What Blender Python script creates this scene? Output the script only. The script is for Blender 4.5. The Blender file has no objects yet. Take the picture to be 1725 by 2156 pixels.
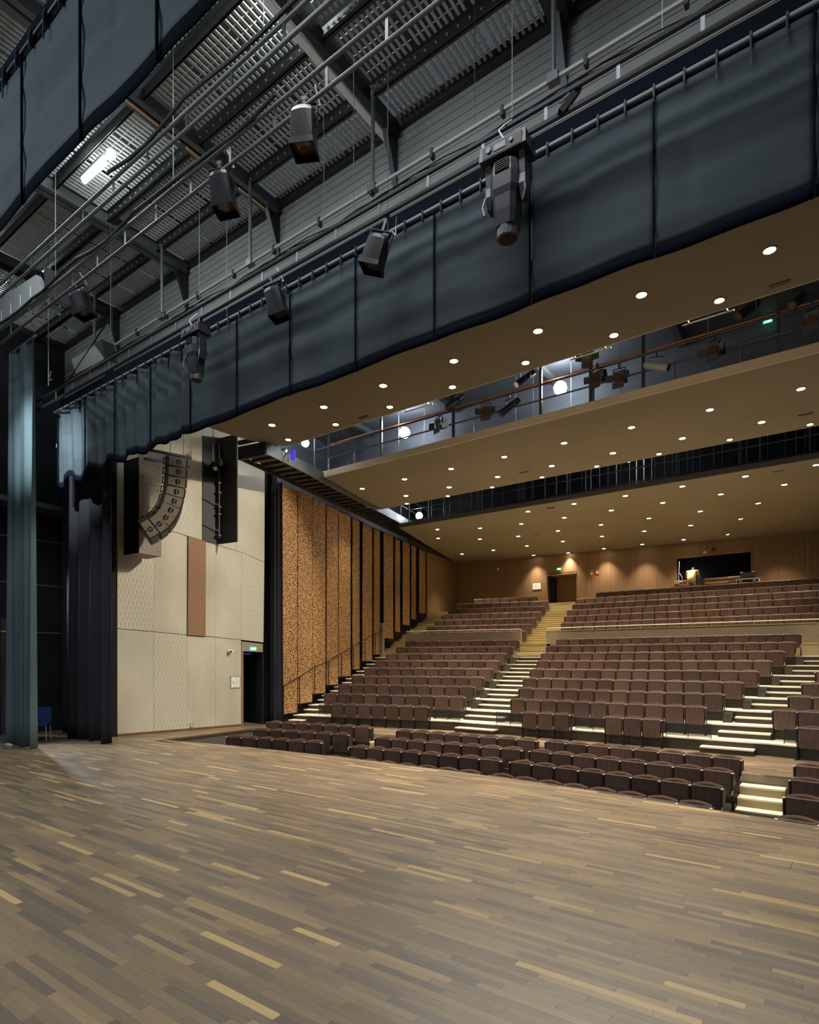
import bpy, math, random
from mathutils import Vector, Matrix
random.seed(7)
S = bpy.context.scene
COL = S.collection

# ------------------------------------------------------------------ camera
F = 1245.0; U0 = 862.5; HZ = 1391.0; CH = 2.245
A = math.atan(902.5 / 1245.0); CA, SA = math.cos(A), math.sin(A)
cd = bpy.data.cameras.new('camera'); cam = bpy.data.objects.new('camera', cd); COL.objects.link(cam)
cam.location = (0, 0, CH); cam.rotation_euler = (math.pi / 2, 0, A)
cd.sensor_fit = 'HORIZONTAL'; cd.sensor_width = 36.0; cd.lens = F / 1725.0 * 36.0
cd.shift_y = (HZ - 1078.0) / 1725.0; cd.clip_end = 200
S.camera = cam
S.view_settings.view_transform = 'Standard'; S.view_settings.look = 'None'
S.view_settings.gamma = 1; S.view_settings.use_curve_mapping = False
S.view_settings.exposure = 0.35

# ------------------------------------------------------------------ world (dim light of the rest of the open hall)
wd = bpy.data.worlds.new('hall'); S.world = wd; wd.use_nodes = True
wd.node_tree.nodes['Background'].inputs[0].default_value = (0.62, 0.74, 0.90, 1)
wd.node_tree.nodes['Background'].inputs[1].default_value = 0.075

def light(name, kind, loc, target, energy, color, size=0.3, sizey=None, angle=1.2, blend=0.5, parent=None):
    l = bpy.data.lights.new(name, kind); l.energy = energy; l.color = color
    if kind == 'AREA':
        l.shape = 'RECTANGLE'; l.size = size; l.size_y = sizey or size
    else:
        l.shadow_soft_size = size
    if kind == 'SPOT':
        l.spot_size = angle; l.spot_blend = blend
    o = bpy.data.objects.new(name, l); COL.objects.link(o); o.location = loc
    d = Vector(target) - Vector(loc); o.rotation_euler = d.to_track_quat('-Z', 'Y').to_euler()
    if parent: o.parent = parent
    return o
# unseen fill lights added over the stage and behind the camera
light('stage_fill_light', 'AREA', (-4, 4.4, 12.1), (-4, 4.4, 0), 270, (0.95, 0.97, 1.0), 6, 0.8)
light('stage_fill_light', 'AREA', (-12, 4.4, 12.1), (-12, 4.4, 0), 180, (0.88, 0.94, 1.0), 6, 0.8)
light('rear_fill_light', 'AREA', (-9, -5, 9.5), (-8, 5, 5), 480, (0.90, 0.95, 1.0), 8, 2)  # added fill from out of view, brightens the near valance
# lamp in the stage-left wing shining between the two curtain legs
light('wing_spot', 'SPOT', (-20.1, 7.55, 4.6), (-9, 5.2, 0), 520, (0.90, 0.95, 1.0), 0.10, angle=1.5, blend=0.6)
# profile spot in the side grid that catches the end of the teaser and the leg
light('stage_side_spot', 'SPOT', (-13.6, 3.6, 9.0), (-17.0, 7.4, 7.7), 2800, (0.85, 0.95, 1.0), 0.12, angle=0.62, blend=1.0)
# front-of-house wash that lifts the side wall and the stage floor
light('house_wash', 'AREA', (-4, 13.9, 9.5), (-4, 5, 2.5), 780, (1.0, 0.90, 0.74), 9, 0.7)
light('wall_profile_spot', 'SPOT', (-6.0, 14.1, 9.7), (-17, 11.2, 3.4), 2600, (1.0, 0.88, 0.70), 0.10, angle=0.95, blend=0.35)

# ------------------------------------------------------------------ measuring helpers (pixel of the 1725x2156 frame -> point in the room)
def atY(u, v, Y):
    t = (u - U0) / F; X = Y * (t * CA - SA) / (CA + t * SA); D = -X * SA + Y * CA
    return Vector((X, Y, CH + (HZ - v) * D / F))
def atZ(u, v, z):
    D = (z - CH) * F / (HZ - v); lat = (u - U0) / F * D
    return Vector((lat * CA - D * SA, lat * SA + D * CA, z))
def PD(u, v, D):
    lat = (u - U0) / F * D
    return Vector((lat * CA - D * SA, lat * SA + D * CA, CH + (HZ - v) * D / F))
def onwall(u, v, P, Q):          # on a vertical plane through plan points P, Q
    t = (u - U0) / F; rx, ry = t * CA - SA, t * SA + CA
    ex, ey = Q[0] - P[0], Q[1] - P[1]
    det = rx * (-ey) + ex * ry
    D = (P[0] * (-ey) + ex * P[1]) / det
    return Vector((rx * D, ry * D, CH + (HZ - v) * D / F))

# ------------------------------------------------------------------ materials
M = {}
def mat(name, col, rough=0.6, metal=0.0, noise=None, bump=None, emit=None, objvar=0.0, spec=None):
    m = bpy.data.materials.new(name); m.use_nodes = True; nt = m.node_tree; n = nt.nodes; L = nt.links
    b = n['Principled BSDF']; b.inputs['Roughness'].default_value = rough; b.inputs['Metallic'].default_value = metal
    b.inputs['Base Color'].default_value = (*col, 1)
    if spec is not None: b.inputs['Specular IOR Level'].default_value = spec
    out = None
    if noise:                                   # (scale xyz, second colour, detail)
        tc = n.new('ShaderNodeTexCoord'); mp = n.new('ShaderNodeMapping'); mp.inputs['Scale'].default_value = noise[0]
        nz = n.new('ShaderNodeTexNoise'); nz.inputs['Scale'].default_value = 1; nz.inputs['Detail'].default_value = noise[2]
        L.new(tc.outputs['Object'], mp.inputs[0]); L.new(mp.outputs[0], nz.inputs[0])
        rp = n.new('ShaderNodeValToRGB'); rp.color_ramp.elements[0].position = 0.35; rp.color_ramp.elements[1].position = 0.68
        rp.color_ramp.elements[0].color = (*col, 1); rp.color_ramp.elements[1].color = (*noise[1], 1)
        L.new(nz.outputs[0], rp.inputs[0]); out = rp.outputs[0]
        if bump:
            bp = n.new('ShaderNodeBump'); bp.inputs['Strength'].default_value = bump; bp.inputs['Distance'].default_value = 0.01
            L.new(nz.outputs[0], bp.inputs['Height']); L.new(bp.outputs[0], b.inputs['Normal'])
    if objvar:
        oi = n.new('ShaderNodeObjectInfo'); hs = n.new('ShaderNodeHueSaturation')
        mr = n.new('ShaderNodeMapRange'); mr.inputs[3].default_value = 1 - objvar; mr.inputs[4].default_value = 1 + objvar
        L.new(oi.outputs['Random'], mr.inputs[0]); L.new(mr.outputs[0], hs.inputs['Value'])
        if out: L.new(out, hs.inputs['Color'])
        else: hs.inputs['Color'].default_value = (*col, 1)
        out = hs.outputs[0]
    if out: L.new(out, b.inputs['Base Color'])
    if emit:
        b.inputs['Emission Color'].default_value = (*emit[0], 1); b.inputs['Emission Strength'].default_value = emit[1]
    M[name] = m
    return m
mat('seat_wood', (0.075, 0.043, 0.034), 0.42, noise=((14, 14, 2.0), (0.115, 0.070, 0.054), 3), objvar=0.28)
mat('seat_fabric', (0.035, 0.018, 0.012), 0.75, objvar=0.15)
mat('seat_rim', (0.16, 0.078, 0.042), 0.6, objvar=0.2)
mat('seat_frame', (0.030, 0.018, 0.013), 0.5)
mat('cap_metal', (0.85, 0.80, 0.72), 0.35, 0.3)
mat('leg_metal', (0.02, 0.02, 0.02), 0.45, 0.5)
mat('tread', (0.88, 0.83, 0.68), 0.5, noise=((3, 3, 3), (0.82, 0.77, 0.62), 4))
mat('tread_up', (0.60, 0.50, 0.28), 0.55)
mat('riser', (0.030, 0.026, 0.018), 0.35, noise=((1, 1, 8), (0.05, 0.042, 0.028), 2))
mat('riser_beige', (0.42, 0.36, 0.20), 0.6)
mat('parapet', (0.30, 0.25, 0.17), 0.7, noise=((1.2, 1.2, 2), (0.34, 0.285, 0.195), 4))
mat('ceil_panel', (0.150, 0.120, 0.078), 0.75, noise=((0.5, 0.5, 0.5), (0.168, 0.135, 0.088), 3))
mat('fascia', (0.50, 0.40, 0.27), 0.7)  # lit look of the panel edge put into a lighter colour
mat('fascia_grey', (0.10, 0.095, 0.085), 0.7)
mat('plinth', (0.045, 0.042, 0.033), 0.45)
mat('wood_wall', (0.235, 0.140, 0.068), 0.5, noise=((18, 18, 0.5), (0.30, 0.185, 0.095), 4))
mat('dark_wall', (0.011, 0.012, 0.014), 0.8, noise=((1, 1, 1), (0.017, 0.019, 0.021), 3), spec=0.2)
mat('void_wall', (0.06, 0.068, 0.085), 0.8, noise=((0.8, 0.8, 2.5), (0.085, 0.095, 0.115), 4))
mat('black', (0.012, 0.012, 0.014), 0.6)
mat('steel_dark', (0.045, 0.048, 0.052), 0.42, 0.6)
mat('steel_mid', (0.115, 0.125, 0.13), 0.42, 0.4)
mat('steel_light', (0.26, 0.28, 0.285), 0.55, 0.2)
mat('beam_white', (0.85, 0.88, 0.90), 0.5)
mat('grating', (0.50, 0.53, 0.52), 0.6)
mat('deck', (0.035, 0.04, 0.04), 0.8)
mat('pale_case', (0.21, 0.235, 0.225), 0.7)
mat('cladding', (0.30, 0.305, 0.30), 0.6, noise=((0.25, 1, 0.5), (0.20, 0.205, 0.20), 2))
mat('cable_white', (0.75, 0.75, 0.72), 0.5)
mat('orange_pipe', (0.42, 0.12, 0.05), 0.5)
mat('orange_tube', (0.75, 0.45, 0.20), 0.5)
mat('cloth', (0.066, 0.088, 0.098), 0.85, noise=((0.35, 0.6, 2.6), (0.036, 0.049, 0.058), 3), spec=0.25)  # light and dark of the fold creases painted in as soft stripes
mat('cloth_hem', (0.006, 0.009, 0.015), 0.95, spec=0.03)
mat('cloth_dark', (0.030, 0.029, 0.037), 0.95, spec=0.1)
mat('leg_cloth', (0.085, 0.125, 0.135), 0.8, noise=((0.6, 0.6, 0.3), (0.05, 0.08, 0.09), 2), spec=0.25)
mat('lamp_black', (0.010, 0.011, 0.013), 0.35, spec=0.35)
mat('lamp_grey', (0.034, 0.036, 0.040), 0.4, spec=0.35)
mat('lens_warm', (0.055, 0.026, 0.014), 0.15)
mat('speaker_face', (0.20, 0.165, 0.12), 0.6)
mat('speaker_dark', (0.014, 0.013, 0.014), 0.6)
mat('concrete', (0.59, 0.56, 0.45), 0.7, noise=((0.9, 0.9, 0.45), (0.45, 0.425, 0.335), 6), bump=0.1)
mat('deck_wood', (0.22, 0.155, 0.10), 0.45)
mat('wood_trim', (0.16, 0.08, 0.03), 0.5)
mat('white_sign', (0.85, 0.84, 0.80), 0.5)
mat('print_grey', (0.25, 0.27, 0.27), 0.6)
mat('print_green', (0.25, 0.55, 0.30), 0.6)
mat('red', (0.55, 0.05, 0.03), 0.5)
mat('exit_green', (0.02, 0.35, 0.12), 0.5, emit=((0.10, 0.9, 0.45), 1.2))
mat('exit_white', (0.9, 1, 0.95), 0.5, emit=((0.8, 1.0, 0.9), 3.0))
mat('blue_fabric', (0.02, 0.06, 0.28), 0.7)
mat('blue_light', (0.05, 0.03, 0.6), 0.5, emit=((0.10, 0.06, 1.0), 0.35))
mat('chrome', (0.85, 0.84, 0.80), 0.3, 0.3)
mat('lamp_warm', (1, 1, 1), 0.5, emit=((1.0, 0.86, 0.62), 22))
mat('lamp_cool', (1, 1, 1), 0.5, emit=((0.88, 0.94, 1.0), 30))
mat('tube_cool', (1, 1, 1), 0.5, emit=((0.93, 1.0, 0.97), 14))
mat('shirt', (0.85, 0.76, 0.42), 0.8)
mat('skin', (0.50, 0.24, 0.15), 0.6)
mat('trousers', (0.13, 0.12, 0.12), 0.8)
mat('case_edge', (0.75, 0.76, 0.78), 0.4, 0.5)
mat('cardboard', (0.62, 0.45, 0.20), 0.8)
mat('glass_rail', (0.05, 0.05, 0.045), 0.08)
M['glass_rail'].node_tree.nodes['Principled BSDF'].inputs['Alpha'].default_value = 0.45

def plank_mat():
    m = bpy.data.materials.new('stage_plank'); m.use_nodes = True; nt = m.node_tree; n = nt.nodes; L = nt.links
    b = n['Principled BSDF']
    at = n.new('ShaderNodeAttribute'); at.attribute_name = 'tone'
    tc = n.new('ShaderNodeTexCoord'); mp = n.new('ShaderNodeMapping'); mp.inputs['Scale'].default_value = (2.2, 46, 1)
    nz = n.new('ShaderNodeTexNoise'); nz.inputs['Detail'].default_value = 5; nz.inputs['Distortion'].default_value = 0.6
    ad = n.new('ShaderNodeVectorMath'); ad.operation = 'ADD'
    L.new(tc.outputs['Object'], mp.inputs[0]); L.new(mp.outputs[0], ad.inputs[0]); L.new(at.outputs['Vector'], ad.inputs[1])
    L.new(ad.outputs[0], nz.inputs[0])
    mr = n.new('ShaderNodeMapRange'); mr.inputs[1].default_value = 0.3; mr.inputs[2].default_value = 0.7
    mr.inputs[3].default_value = 0.82; mr.inputs[4].default_value = 1.16
    L.new(nz.outputs[0], mr.inputs[0])
    mx = n.new('ShaderNodeVectorMath'); mx.operation = 'SCALE'
    L.new(at.outputs['Color'], mx.inputs[0]); L.new(mr.outputs[0], mx.inputs['Scale'])
    n2 = n.new('ShaderNodeTexNoise'); n2.inputs['Scale'].default_value = 0.9; n2.inputs['Detail'].default_value = 6
    L.new(tc.outputs['Object'], n2.inputs[0])
    r2 = n.new('ShaderNodeMapRange'); r2.inputs[1].default_value = 0.35; r2.inputs[2].default_value = 0.7
    r2.inputs[3].default_value = 0.36; r2.inputs[4].default_value = 0.52
    L.new(n2.outputs[0], r2.inputs[0]); L.new(r2.outputs[0], b.inputs['Roughness'])
    L.new(mx.outputs[0], b.inputs['Base Color'])
    M['plank'] = m
plank_mat()

def perforated_mat():
    m = bpy.data.materials.new('perforated_copper_panel'); m.use_nodes = True; nt = m.node_tree; n = nt.nodes; L = nt.links
    b = n['Principled BSDF']; b.inputs['Roughness'].default_value = 0.42; b.inputs['Metallic'].default_value = 0.15
    tc = n.new('ShaderNodeTexCoord'); mp = n.new('ShaderNodeMapping'); mp.inputs['Scale'].default_value = (0.75, 0.75, 1.15)
    nz = n.new('ShaderNodeTexNoise'); nz.inputs['Scale'].default_value = 3.0
    mixv = n.new('ShaderNodeMixRGB'); mixv.inputs[0].default_value = 0.16
    L.new(tc.outputs['Object'], mp.inputs[0]); L.new(mp.outputs[0], nz.inputs[0])
    L.new(mp.outputs[0], mixv.inputs[1]); L.new(nz.outputs['Color'], mixv.inputs[2])
    vo = n.new('ShaderNodeTexVoronoi'); vo.feature = 'DISTANCE_TO_EDGE'; vo.inputs['Scale'].default_value = 17
    L.new(mixv.outputs[0], vo.inputs['Vector'])
    rp = n.new('ShaderNodeValToRGB'); e = rp.color_ramp.elements
    e[0].position = 0.13; e[0].color = (0.50, 0.29, 0.13, 1); e[1].position = 0.19; e[1].color = (0.06, 0.03, 0.014, 1)
    L.new(vo.outputs['Distance'], rp.inputs[0]); L.new(rp.outputs[0], b.inputs['Base Color'])
    bp = n.new('ShaderNodeBump'); bp.inputs['Strength'].default_value = 0.6; bp.inputs['Distance'].default_value = 0.02; bp.invert = True
    L.new(vo.outputs['Distance'], bp.inputs['Height']); L.new(bp.outputs[0], b.inputs['Normal'])
    M['perf'] = m
perforated_mat()

def relief_mat(name, base, dark, kind):
    m = bpy.data.materials.new(name); m.use_nodes = True; nt = m.node_tree; n = nt.nodes; L = nt.links
    b = n['Principled BSDF']; b.inputs['Roughness'].default_value = 0.7
    tc = n.new('ShaderNodeTexCoord'); mp = n.new('ShaderNodeMapping')
    L.new(tc.outputs['Object'], mp.inputs[0])
    if kind == 'diamond':
        mp.inputs['Scale'].default_value = (0.1, 10.0, 3.0)
        outs = []
        for sgn in (1, -1):
            m2 = n.new('ShaderNodeMapping'); m2.inputs['Rotation'].default_value = (sgn * 0.85, 0, 0)
            L.new(mp.outputs[0], m2.inputs[0])
            w = n.new('ShaderNodeTexWave'); w.bands_direction = 'Y'; w.inputs['Scale'].default_value = 0.42; w.inputs['Distortion'].default_value = 1.0
            L.new(m2.outputs[0], w.inputs[0]); outs.append(w.outputs['Fac'])
        mm = n.new('ShaderNodeMath'); mm.operation = 'MAXIMUM'; L.new(outs[0], mm.inputs[0]); L.new(outs[1], mm.inputs[1]); h = mm.outputs[0]
    else:
        mp.inputs['Scale'].default_value = (1, 5, 4)
        vo = n.new('ShaderNodeTexVoronoi'); vo.feature = 'DISTANCE_TO_EDGE'; vo.inputs['Scale'].default_value = 2.6
        L.new(mp.outputs[0], vo.inputs['Vector']); h = vo.outputs['Distance']
    rp = n.new('ShaderNodeValToRGB'); e = rp.color_ramp.elements
    e[0].position = 0.15 if kind == 'diamond' else 0.02; e[0].color = (*dark, 1)
    e[1].position = 0.85 if kind == 'diamond' else 0.12; e[1].color = (*base, 1)
    L.new(h, rp.inputs[0]); L.new(rp.outputs[0], b.inputs['Base Color'])
    bp = n.new('ShaderNodeBump'); bp.inputs['Strength'].default_value = 0.4; bp.inputs['Distance'].default_value = 0.02
    L.new(h, bp.inputs['Height']); L.new(bp.outputs[0], b.inputs['Normal'])
    M[name] = m
relief_mat('concrete_diamond', (0.56, 0.53, 0.425), (0.49, 0.465, 0.37), 'diamond')
relief_mat('copper_relief', (0.30, 0.165, 0.09), (0.235, 0.125, 0.066), 'cells')

# ------------------------------------------------------------------ mesh builder
class MB:
    def __init__(s): s.v = []; s.f = []; s.m = []; s.sm = False
    def poly(s, pts, faces, mi=0):
        k = len(s.v); s.v += [tuple(p) for p in pts]
        for f in faces: s.f.append([i + k for i in f]); s.m.append(mi)
        return s
    def hexa(s, b, t, mi=0):      # 4 bottom points, 4 top points
        return s.poly(list(b) + list(t), [(3, 2, 1, 0), (4, 5, 6, 7), (0, 1, 5, 4), (1, 2, 6, 5), (2, 3, 7, 6), (3, 0, 4, 7)], mi)
    def box(s, x0, x1, y0, y1, z0, z1, mi=0):
        return s.hexa([(x0, y0, z0), (x1, y0, z0), (x1, y1, z0), (x0, y1, z0)], [(x0, y0, z1), (x1, y0, z1), (x1, y1, z1), (x0, y1, z1)], mi)
    def cbox(s, c, ax, ay, az, mi=0):   # centre and three half axes
        c, ax, ay, az = map(Vector, (c, ax, ay, az))
        return s.hexa([c - ax - ay - az, c + ax - ay - az, c + ax + ay - az, c - ax + ay - az],
                      [c - ax - ay + az, c + ax - ay + az, c + ax + ay + az, c - ax + ay + az], mi)
    def beam(s, p, q, hw, hh, mi=0):    # rectangular bar from p to q, half width sideways, half height up
        p, q = Vector(p), Vector(q); d = q - p; l = d.length / 2; d.normalize()
        up = Vector((0, 0, 1)) if abs(d.z) < 0.9 else Vector((0, 1, 0))
        sd = d.cross(up).normalized(); up2 = sd.cross(d)
        return s.cbox((p + q) / 2, d * l, sd * hw, up2 * hh, mi)
    def prism(s, pts, z0, z1, mi=0):
        n = len(pts); f = [tuple(reversed(range(n))), tuple(range(n, 2 * n))]
        z0f = z0 if callable(z0) else (lambda p: z0); z1f = z1 if callable(z1) else (lambda p: z1)
        for i in range(n): j = (i + 1) % n; f.append((i, j, n + j, n + i))
        return s.poly([(p[0], p[1], z0f(p)) for p in pts] + [(p[0], p[1], z1f(p)) for p in pts], f, mi)
    def tube(s, p, q, r, n=6, r2=None, mi=0):
        p, q = Vector(p), Vector(q); d = (q - p).normalized(); r2 = r if r2 is None else r2
        a = d.cross(Vector((0, 0, 1)) if abs(d.z) < 0.9 else Vector((1, 0, 0))).normalized(); b = d.cross(a)
        pts = []
        for c, rr in ((p, r), (q, r2)):
            for i in range(n): t = 2 * math.pi * i / n; pts.append(c + (a * math.cos(t) + b * math.sin(t)) * rr)
        f = [(i, (i + 1) % n, n + (i + 1) % n, n + i) for i in range(n)] + [tuple(reversed(range(n))), tuple(range(n, 2 * n))]
        return s.poly(pts, f, mi)
    def path(s, pts, r, n=5, mi=0):
        for a, b in zip(pts, pts[1:]): s.tube(a, b, r, n, mi=mi)
        return s
    def rings(s, rings, mi=0, close=True):   # list of equal-length point loops
        n = len(rings[0]); pts = [p for r in rings for p in r]; f = []
        for k in range(len(rings) - 1):
            for i in range(n): j = (i + 1) % n; f.append((k * n + i, k * n + j, (k + 1) * n + j, (k + 1) * n + i))
        if close: f += [tuple(reversed(range(n))), tuple(range((len(rings) - 1) * n, len(rings) * n))]
        return s.poly(pts, f, mi)
    def mesh(s, name, mats):
        me = bpy.data.meshes.new(name); me.from_pydata(s.v, [], s.f)
        for m in (mats if isinstance(mats, (list, tuple)) else [mats]): me.materials.append(M[m])
        if any(s.m): me.polygons.foreach_set('material_index', s.m)
        if s.sm: me.polygons.foreach_set('use_smooth', [True] * len(s.f))
        me.update(); return me
    def build(s, name, mats, parent=None, loc=None, rz=0, **kw):
        return put(name, s.mesh(name, mats), parent, loc, rz, **kw)
def put(name, me, parent=None, loc=None, rz=0, label=None, cat=None, group=None, kind=None):
    o = bpy.data.objects.new(name, me); COL.objects.link(o)
    if parent: o.parent = parent
    if loc is not None: o.location = loc
    if rz: o.rotation_euler = (0, 0, rz)
    if label: o['label'] = label
    if cat: o['category'] = cat
    if group: o['group'] = group
    if kind: o['kind'] = kind
    return o
def thing(name, loc, label, cat, rz=0, group=None):
    o = put(name, None, None, loc, rz, label, cat, group); o.empty_display_size = 0.1
    return o
def struct(name, parent=None): return put(name, None, parent, kind='structure')
def ordn(i): return ['first', 'second', 'third', 'fourth', 'fifth', 'sixth', 'seventh', 'eighth', 'ninth', 'tenth', 'eleventh', 'twelfth',
                     'thirteenth', 'fourteenth', 'fifteenth', 'sixteenth', 'seventeenth', 'eighteenth', 'nineteenth', 'twentieth', 'twenty first', 'twenty second'][i]
# ================================================================== LARGE STRUCTURE
# ---- stage floor of separate planks
EDGE = [(-15.55, 9.50), (-13.2, 9.92), (-11, 10.12), (-9.04, 10.22), (-7, 10.26), (-5.0, 10.24), (-3, 10.10), (-1.54, 9.93), (-0.21, 9.78), (3, 9.2)]
def edgeY(x):
    if x <= EDGE[0][0]: return 13.9
    for a, b in zip(EDGE, EDGE[1:]):
        if a[0] <= x <= b[0]: return a[1] + (b[1] - a[1]) * (x - a[0]) / (b[0] - a[0])
    return EDGE[-1][1]
floor = struct('floor')
fb = MB(); pl = [(-21, -2), (3, -2)] + list(reversed(EDGE)) + [(-15.68, 12.94), (-15.72, 13.44), (-21, 13.44)]
fb.prism(pl, -0.12, -0.012); fb.build('sub_floor', 'black', floor, kind='structure')
PAL = [((0.205, 0.156, 0.102), 5), ((0.178, 0.140, 0.099), 5), ((0.235, 0.177, 0.108), 4), ((0.142, 0.118, 0.092), 3), ((0.28, 0.206, 0.115), 1.6),
       ((0.39, 0.285, 0.14), 0.6), ((0.47, 0.34, 0.16), 0.25)]
cum = []; tt = 0
for c, w_ in PAL: tt += w_; cum.append((tt, c))
def tone():
    r = random.random() * tt
    for t_, c in cum:
        if r <= t_: k = random.uniform(0.9, 1.12); return (c[0] * k, c[1] * k, c[2] * k)
    return PAL[0][0]
planks = []
W = 0.0715; y = -0.8; row = 0
while y < 13.44:
    x = -20.6 - random.random() * 0.8
    x1 = 2.6
    if y > 9.3: x1 = 2.6
    while x < x1:
        l = random.choice((0.42, 0.55, 0.7, 0.75, 0.9, 1.05)) * random.uniform(0.85, 1.1)
        planks.append((x, x + l, y, y + W)); x += l
    y += W; row += 1
def clip(p):
    x0, x1, y0, y1 = p
    if y0 < 9.2: return [(x0, y0), (x1, y0), (x1, y1), (x0, y1)]
    if x0 > EDGE[0][0]:
        a, b = min(y1, edgeY(x0)), min(y1, edgeY(x1))
        if a <= y0 + 0.004 or b <= y0 + 0.004: return None
        return [(x0, y0), (x1, y0), (x1, b), (x0, a)]
    lim = EDGE[0][0] - 0.13 * max(0, (y0 - 9.5)) / 3.44
    if x0 > lim - 0.02: return None
    x1 = min(x1, lim)
    return [(x0, y0), (x1, y0), (x1, y1), (x0, y1)]
def visible(p):
    cx, cy = (p[0] + p[1]) / 2, (p[2] + p[3]) / 2
    lat = cx * CA + cy * SA; D = -cx * SA + cy * CA
    if D < 1.5: return None
    u = U0 + F * lat / D; v = HZ + F * CH / D
    return D if (-60 < u < 1790 and v < 2190) else None
vis = []
for p in planks:
    poly = clip(p)
    if not poly: continue
    vis.append((visible(p) or 99 + p[2], poly))
vis.sort(key=lambda t: t[0])
def tonemesh(me, tones_per_face):
    ca = me.color_attributes.new('tone', 'FLOAT_COLOR', 'CORNER'); buf = []
    for poly, t_ in zip(me.polygons, tones_per_face): buf += [t_[0], t_[1], t_[2], 1.0] * poly.loop_total
    ca.data.foreach_set('color', buf)
g = 0.0007
def shrink(p): return [(p[0][0] + g, p[0][1] + g * 0.6), (p[1][0] - g, p[1][1] + g * 0.6), (p[2][0] - g, p[2][1] - g * 0.6), (p[3][0] + g, p[3][1] - g * 0.6)]
far = MB(); ft = []
for i, (d, poly) in enumerate(vis):
    q = shrink(poly); tn = tone(); dz = random.uniform(-0.0006, 0.0)
    b = MB() if i < 298 else far
    b.hexa([(x_, y_, -0.012) for x_, y_ in q], [(x_, y_, dz) for x_, y_ in q])
    if i < 298:
        me = b.mesh('plank', 'plank'); tonemesh(me, [tn] * 6); put('plank', me, floor)
    else: ft += [tn] * 6
me = far.mesh('planks', 'plank'); tonemesh(me, ft); put('planks', me, floor, kind='stuff')
hb = MB()                       # brass-lipped floor traps
for (x0, x1, y0, y1) in [(-0.80, -0.2, 2.4, 3.26)]:
    for a in ((x0, x0 + .004, y0, y1), (x0, x1, y1 - .004, y1)): hb.box(*a, -0.002, 0.0012)
p1, p2 = atZ(1669.8, 1815, 0), atZ(1663.6, 1829.5, 0)
hb.beam((p1.x, p1.y, .0005), (p2.x, p2.y, .0005), 0.003, 0.0008)
hb.build('trap_seam', 'black', floor)

# ---- platform front riser, pit
pit = struct('trim_1')
b = MB()
for a, c in zip(EDGE, EDGE[1:]): b.hexa([(a[0], a[1] - .05, -1.3), (c[0], c[1] - .05, -1.3), (c[0], c[1], -1.3), (a[0], a[1], -1.3)],
                                        [(a[0], a[1] - .05, -.002), (c[0], c[1] - .05, -.002), (c[0], c[1], -.002), (a[0], a[1], -.002)])
b.build('stage_riser', 'riser', pit)
b = MB(); b.hexa([(-15.63, 9.5, -1.3), (-15.55, 9.5, -1.3), (-15.68, 12.94, -1.3), (-15.76, 12.94, -1.3)], [(-15.63, 9.5, -.03), (-15.55, 9.5, -.03), (-15.68, 12.94, -.03), (-15.76, 12.94, -.03)])
b.build('side_riser', 'fascia_grey', pit)
b = MB(); b.beam((-15.56, 9.5, -.02), (-15.69, 12.94, -.02), 0.015, 0.02); b.build('edge_trim', 'wood_trim', pit)
# walkway (strip planks, far) between pit and raised seating
def strip_floor(name, x0, x1, y0, y1, z, parent=None, slope=None):
    m_ = MB(); ts = []
    y = y0
    while y < y1 - .01:
        x = x0 - random.random() * .5
        while x < x1:
            l = random.uniform(.45, 1.1); xa, xb = max(x, x0), min(x + l, x1)
            if xb - xa > .02 and (not slope or slope(xa, y) and slope(xb, y)):
                m_.hexa([(xa + g, y + g, z - .02), (xb - g, y + g, z - .02), (xb - g, y + W - g, z - .02), (xa + g, y + W - g, z - .02)],
                        [(xa + g, y + g, z), (xb - g, y + g, z), (xb - g, y + W - g, z), (xa + g, y + W - g, z)]); ts += [tone()] * 6
            x += l
        y += W
    me = m_.mesh(name, 'plank'); tonemesh(me, ts); return put(name, me, parent, kind='stuff')
walk = struct('floor')
walk.name = 'floor_walkway'
def walkfront(x):       # front edge polyline of the walkway
    P = [(-16.2, 12.95), (-15.7, 13.2), (-11.4, 14.1), (-10.4, 14.25), (-6.1, 14.55), (-1.6, 14.15), (-1.55, 13.45), (3, 13.4)]
    for a, c in zip(P, P[1:]):
        if a[0] <= x <= c[0]: return a[1] + (c[1] - a[1]) * (x - a[0]) / (c[0] - a[0])
    return P[0][1] if x < P[0][0] else 13.4
strip_floor('planks', -16.9, 3.0, 13.0, 17.0, 0.0, walk, lambda x, y: y > walkfront(x) - .02)
b = MB(); b.prism([(-17, 13.2), (-15.7, 13.25), (-11.4, 14.12), (-6.1, 14.57), (-1.6, 14.2), (-1.55, 13.52), (3, 13.47), (3, 20), (-17, 20)], -.2, -.004); b.build('deck_slab', 'deck_wood', walk)
b = MB(); P = [(-15.7, 13.2), (-11.4, 14.1), (-10.4, 14.25), (-6.1, 14.55), (-1.62, 14.15), (-1.56, 13.46), (3, 13.42)]
for a, c in zip(P, P[1:]): b.hexa([(a[0], a[1], -1.2), (c[0], c[1], -1.2), (c[0], c[1] + .04, -1.2), (a[0], a[1] + .04, -1.2)], [(a[0], a[1], 0), (c[0], c[1], 0), (c[0], c[1] + .04, 0), (a[0], a[1] + .04, 0)])
b.build('walkway_riser', 'parapet', walk)
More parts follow.
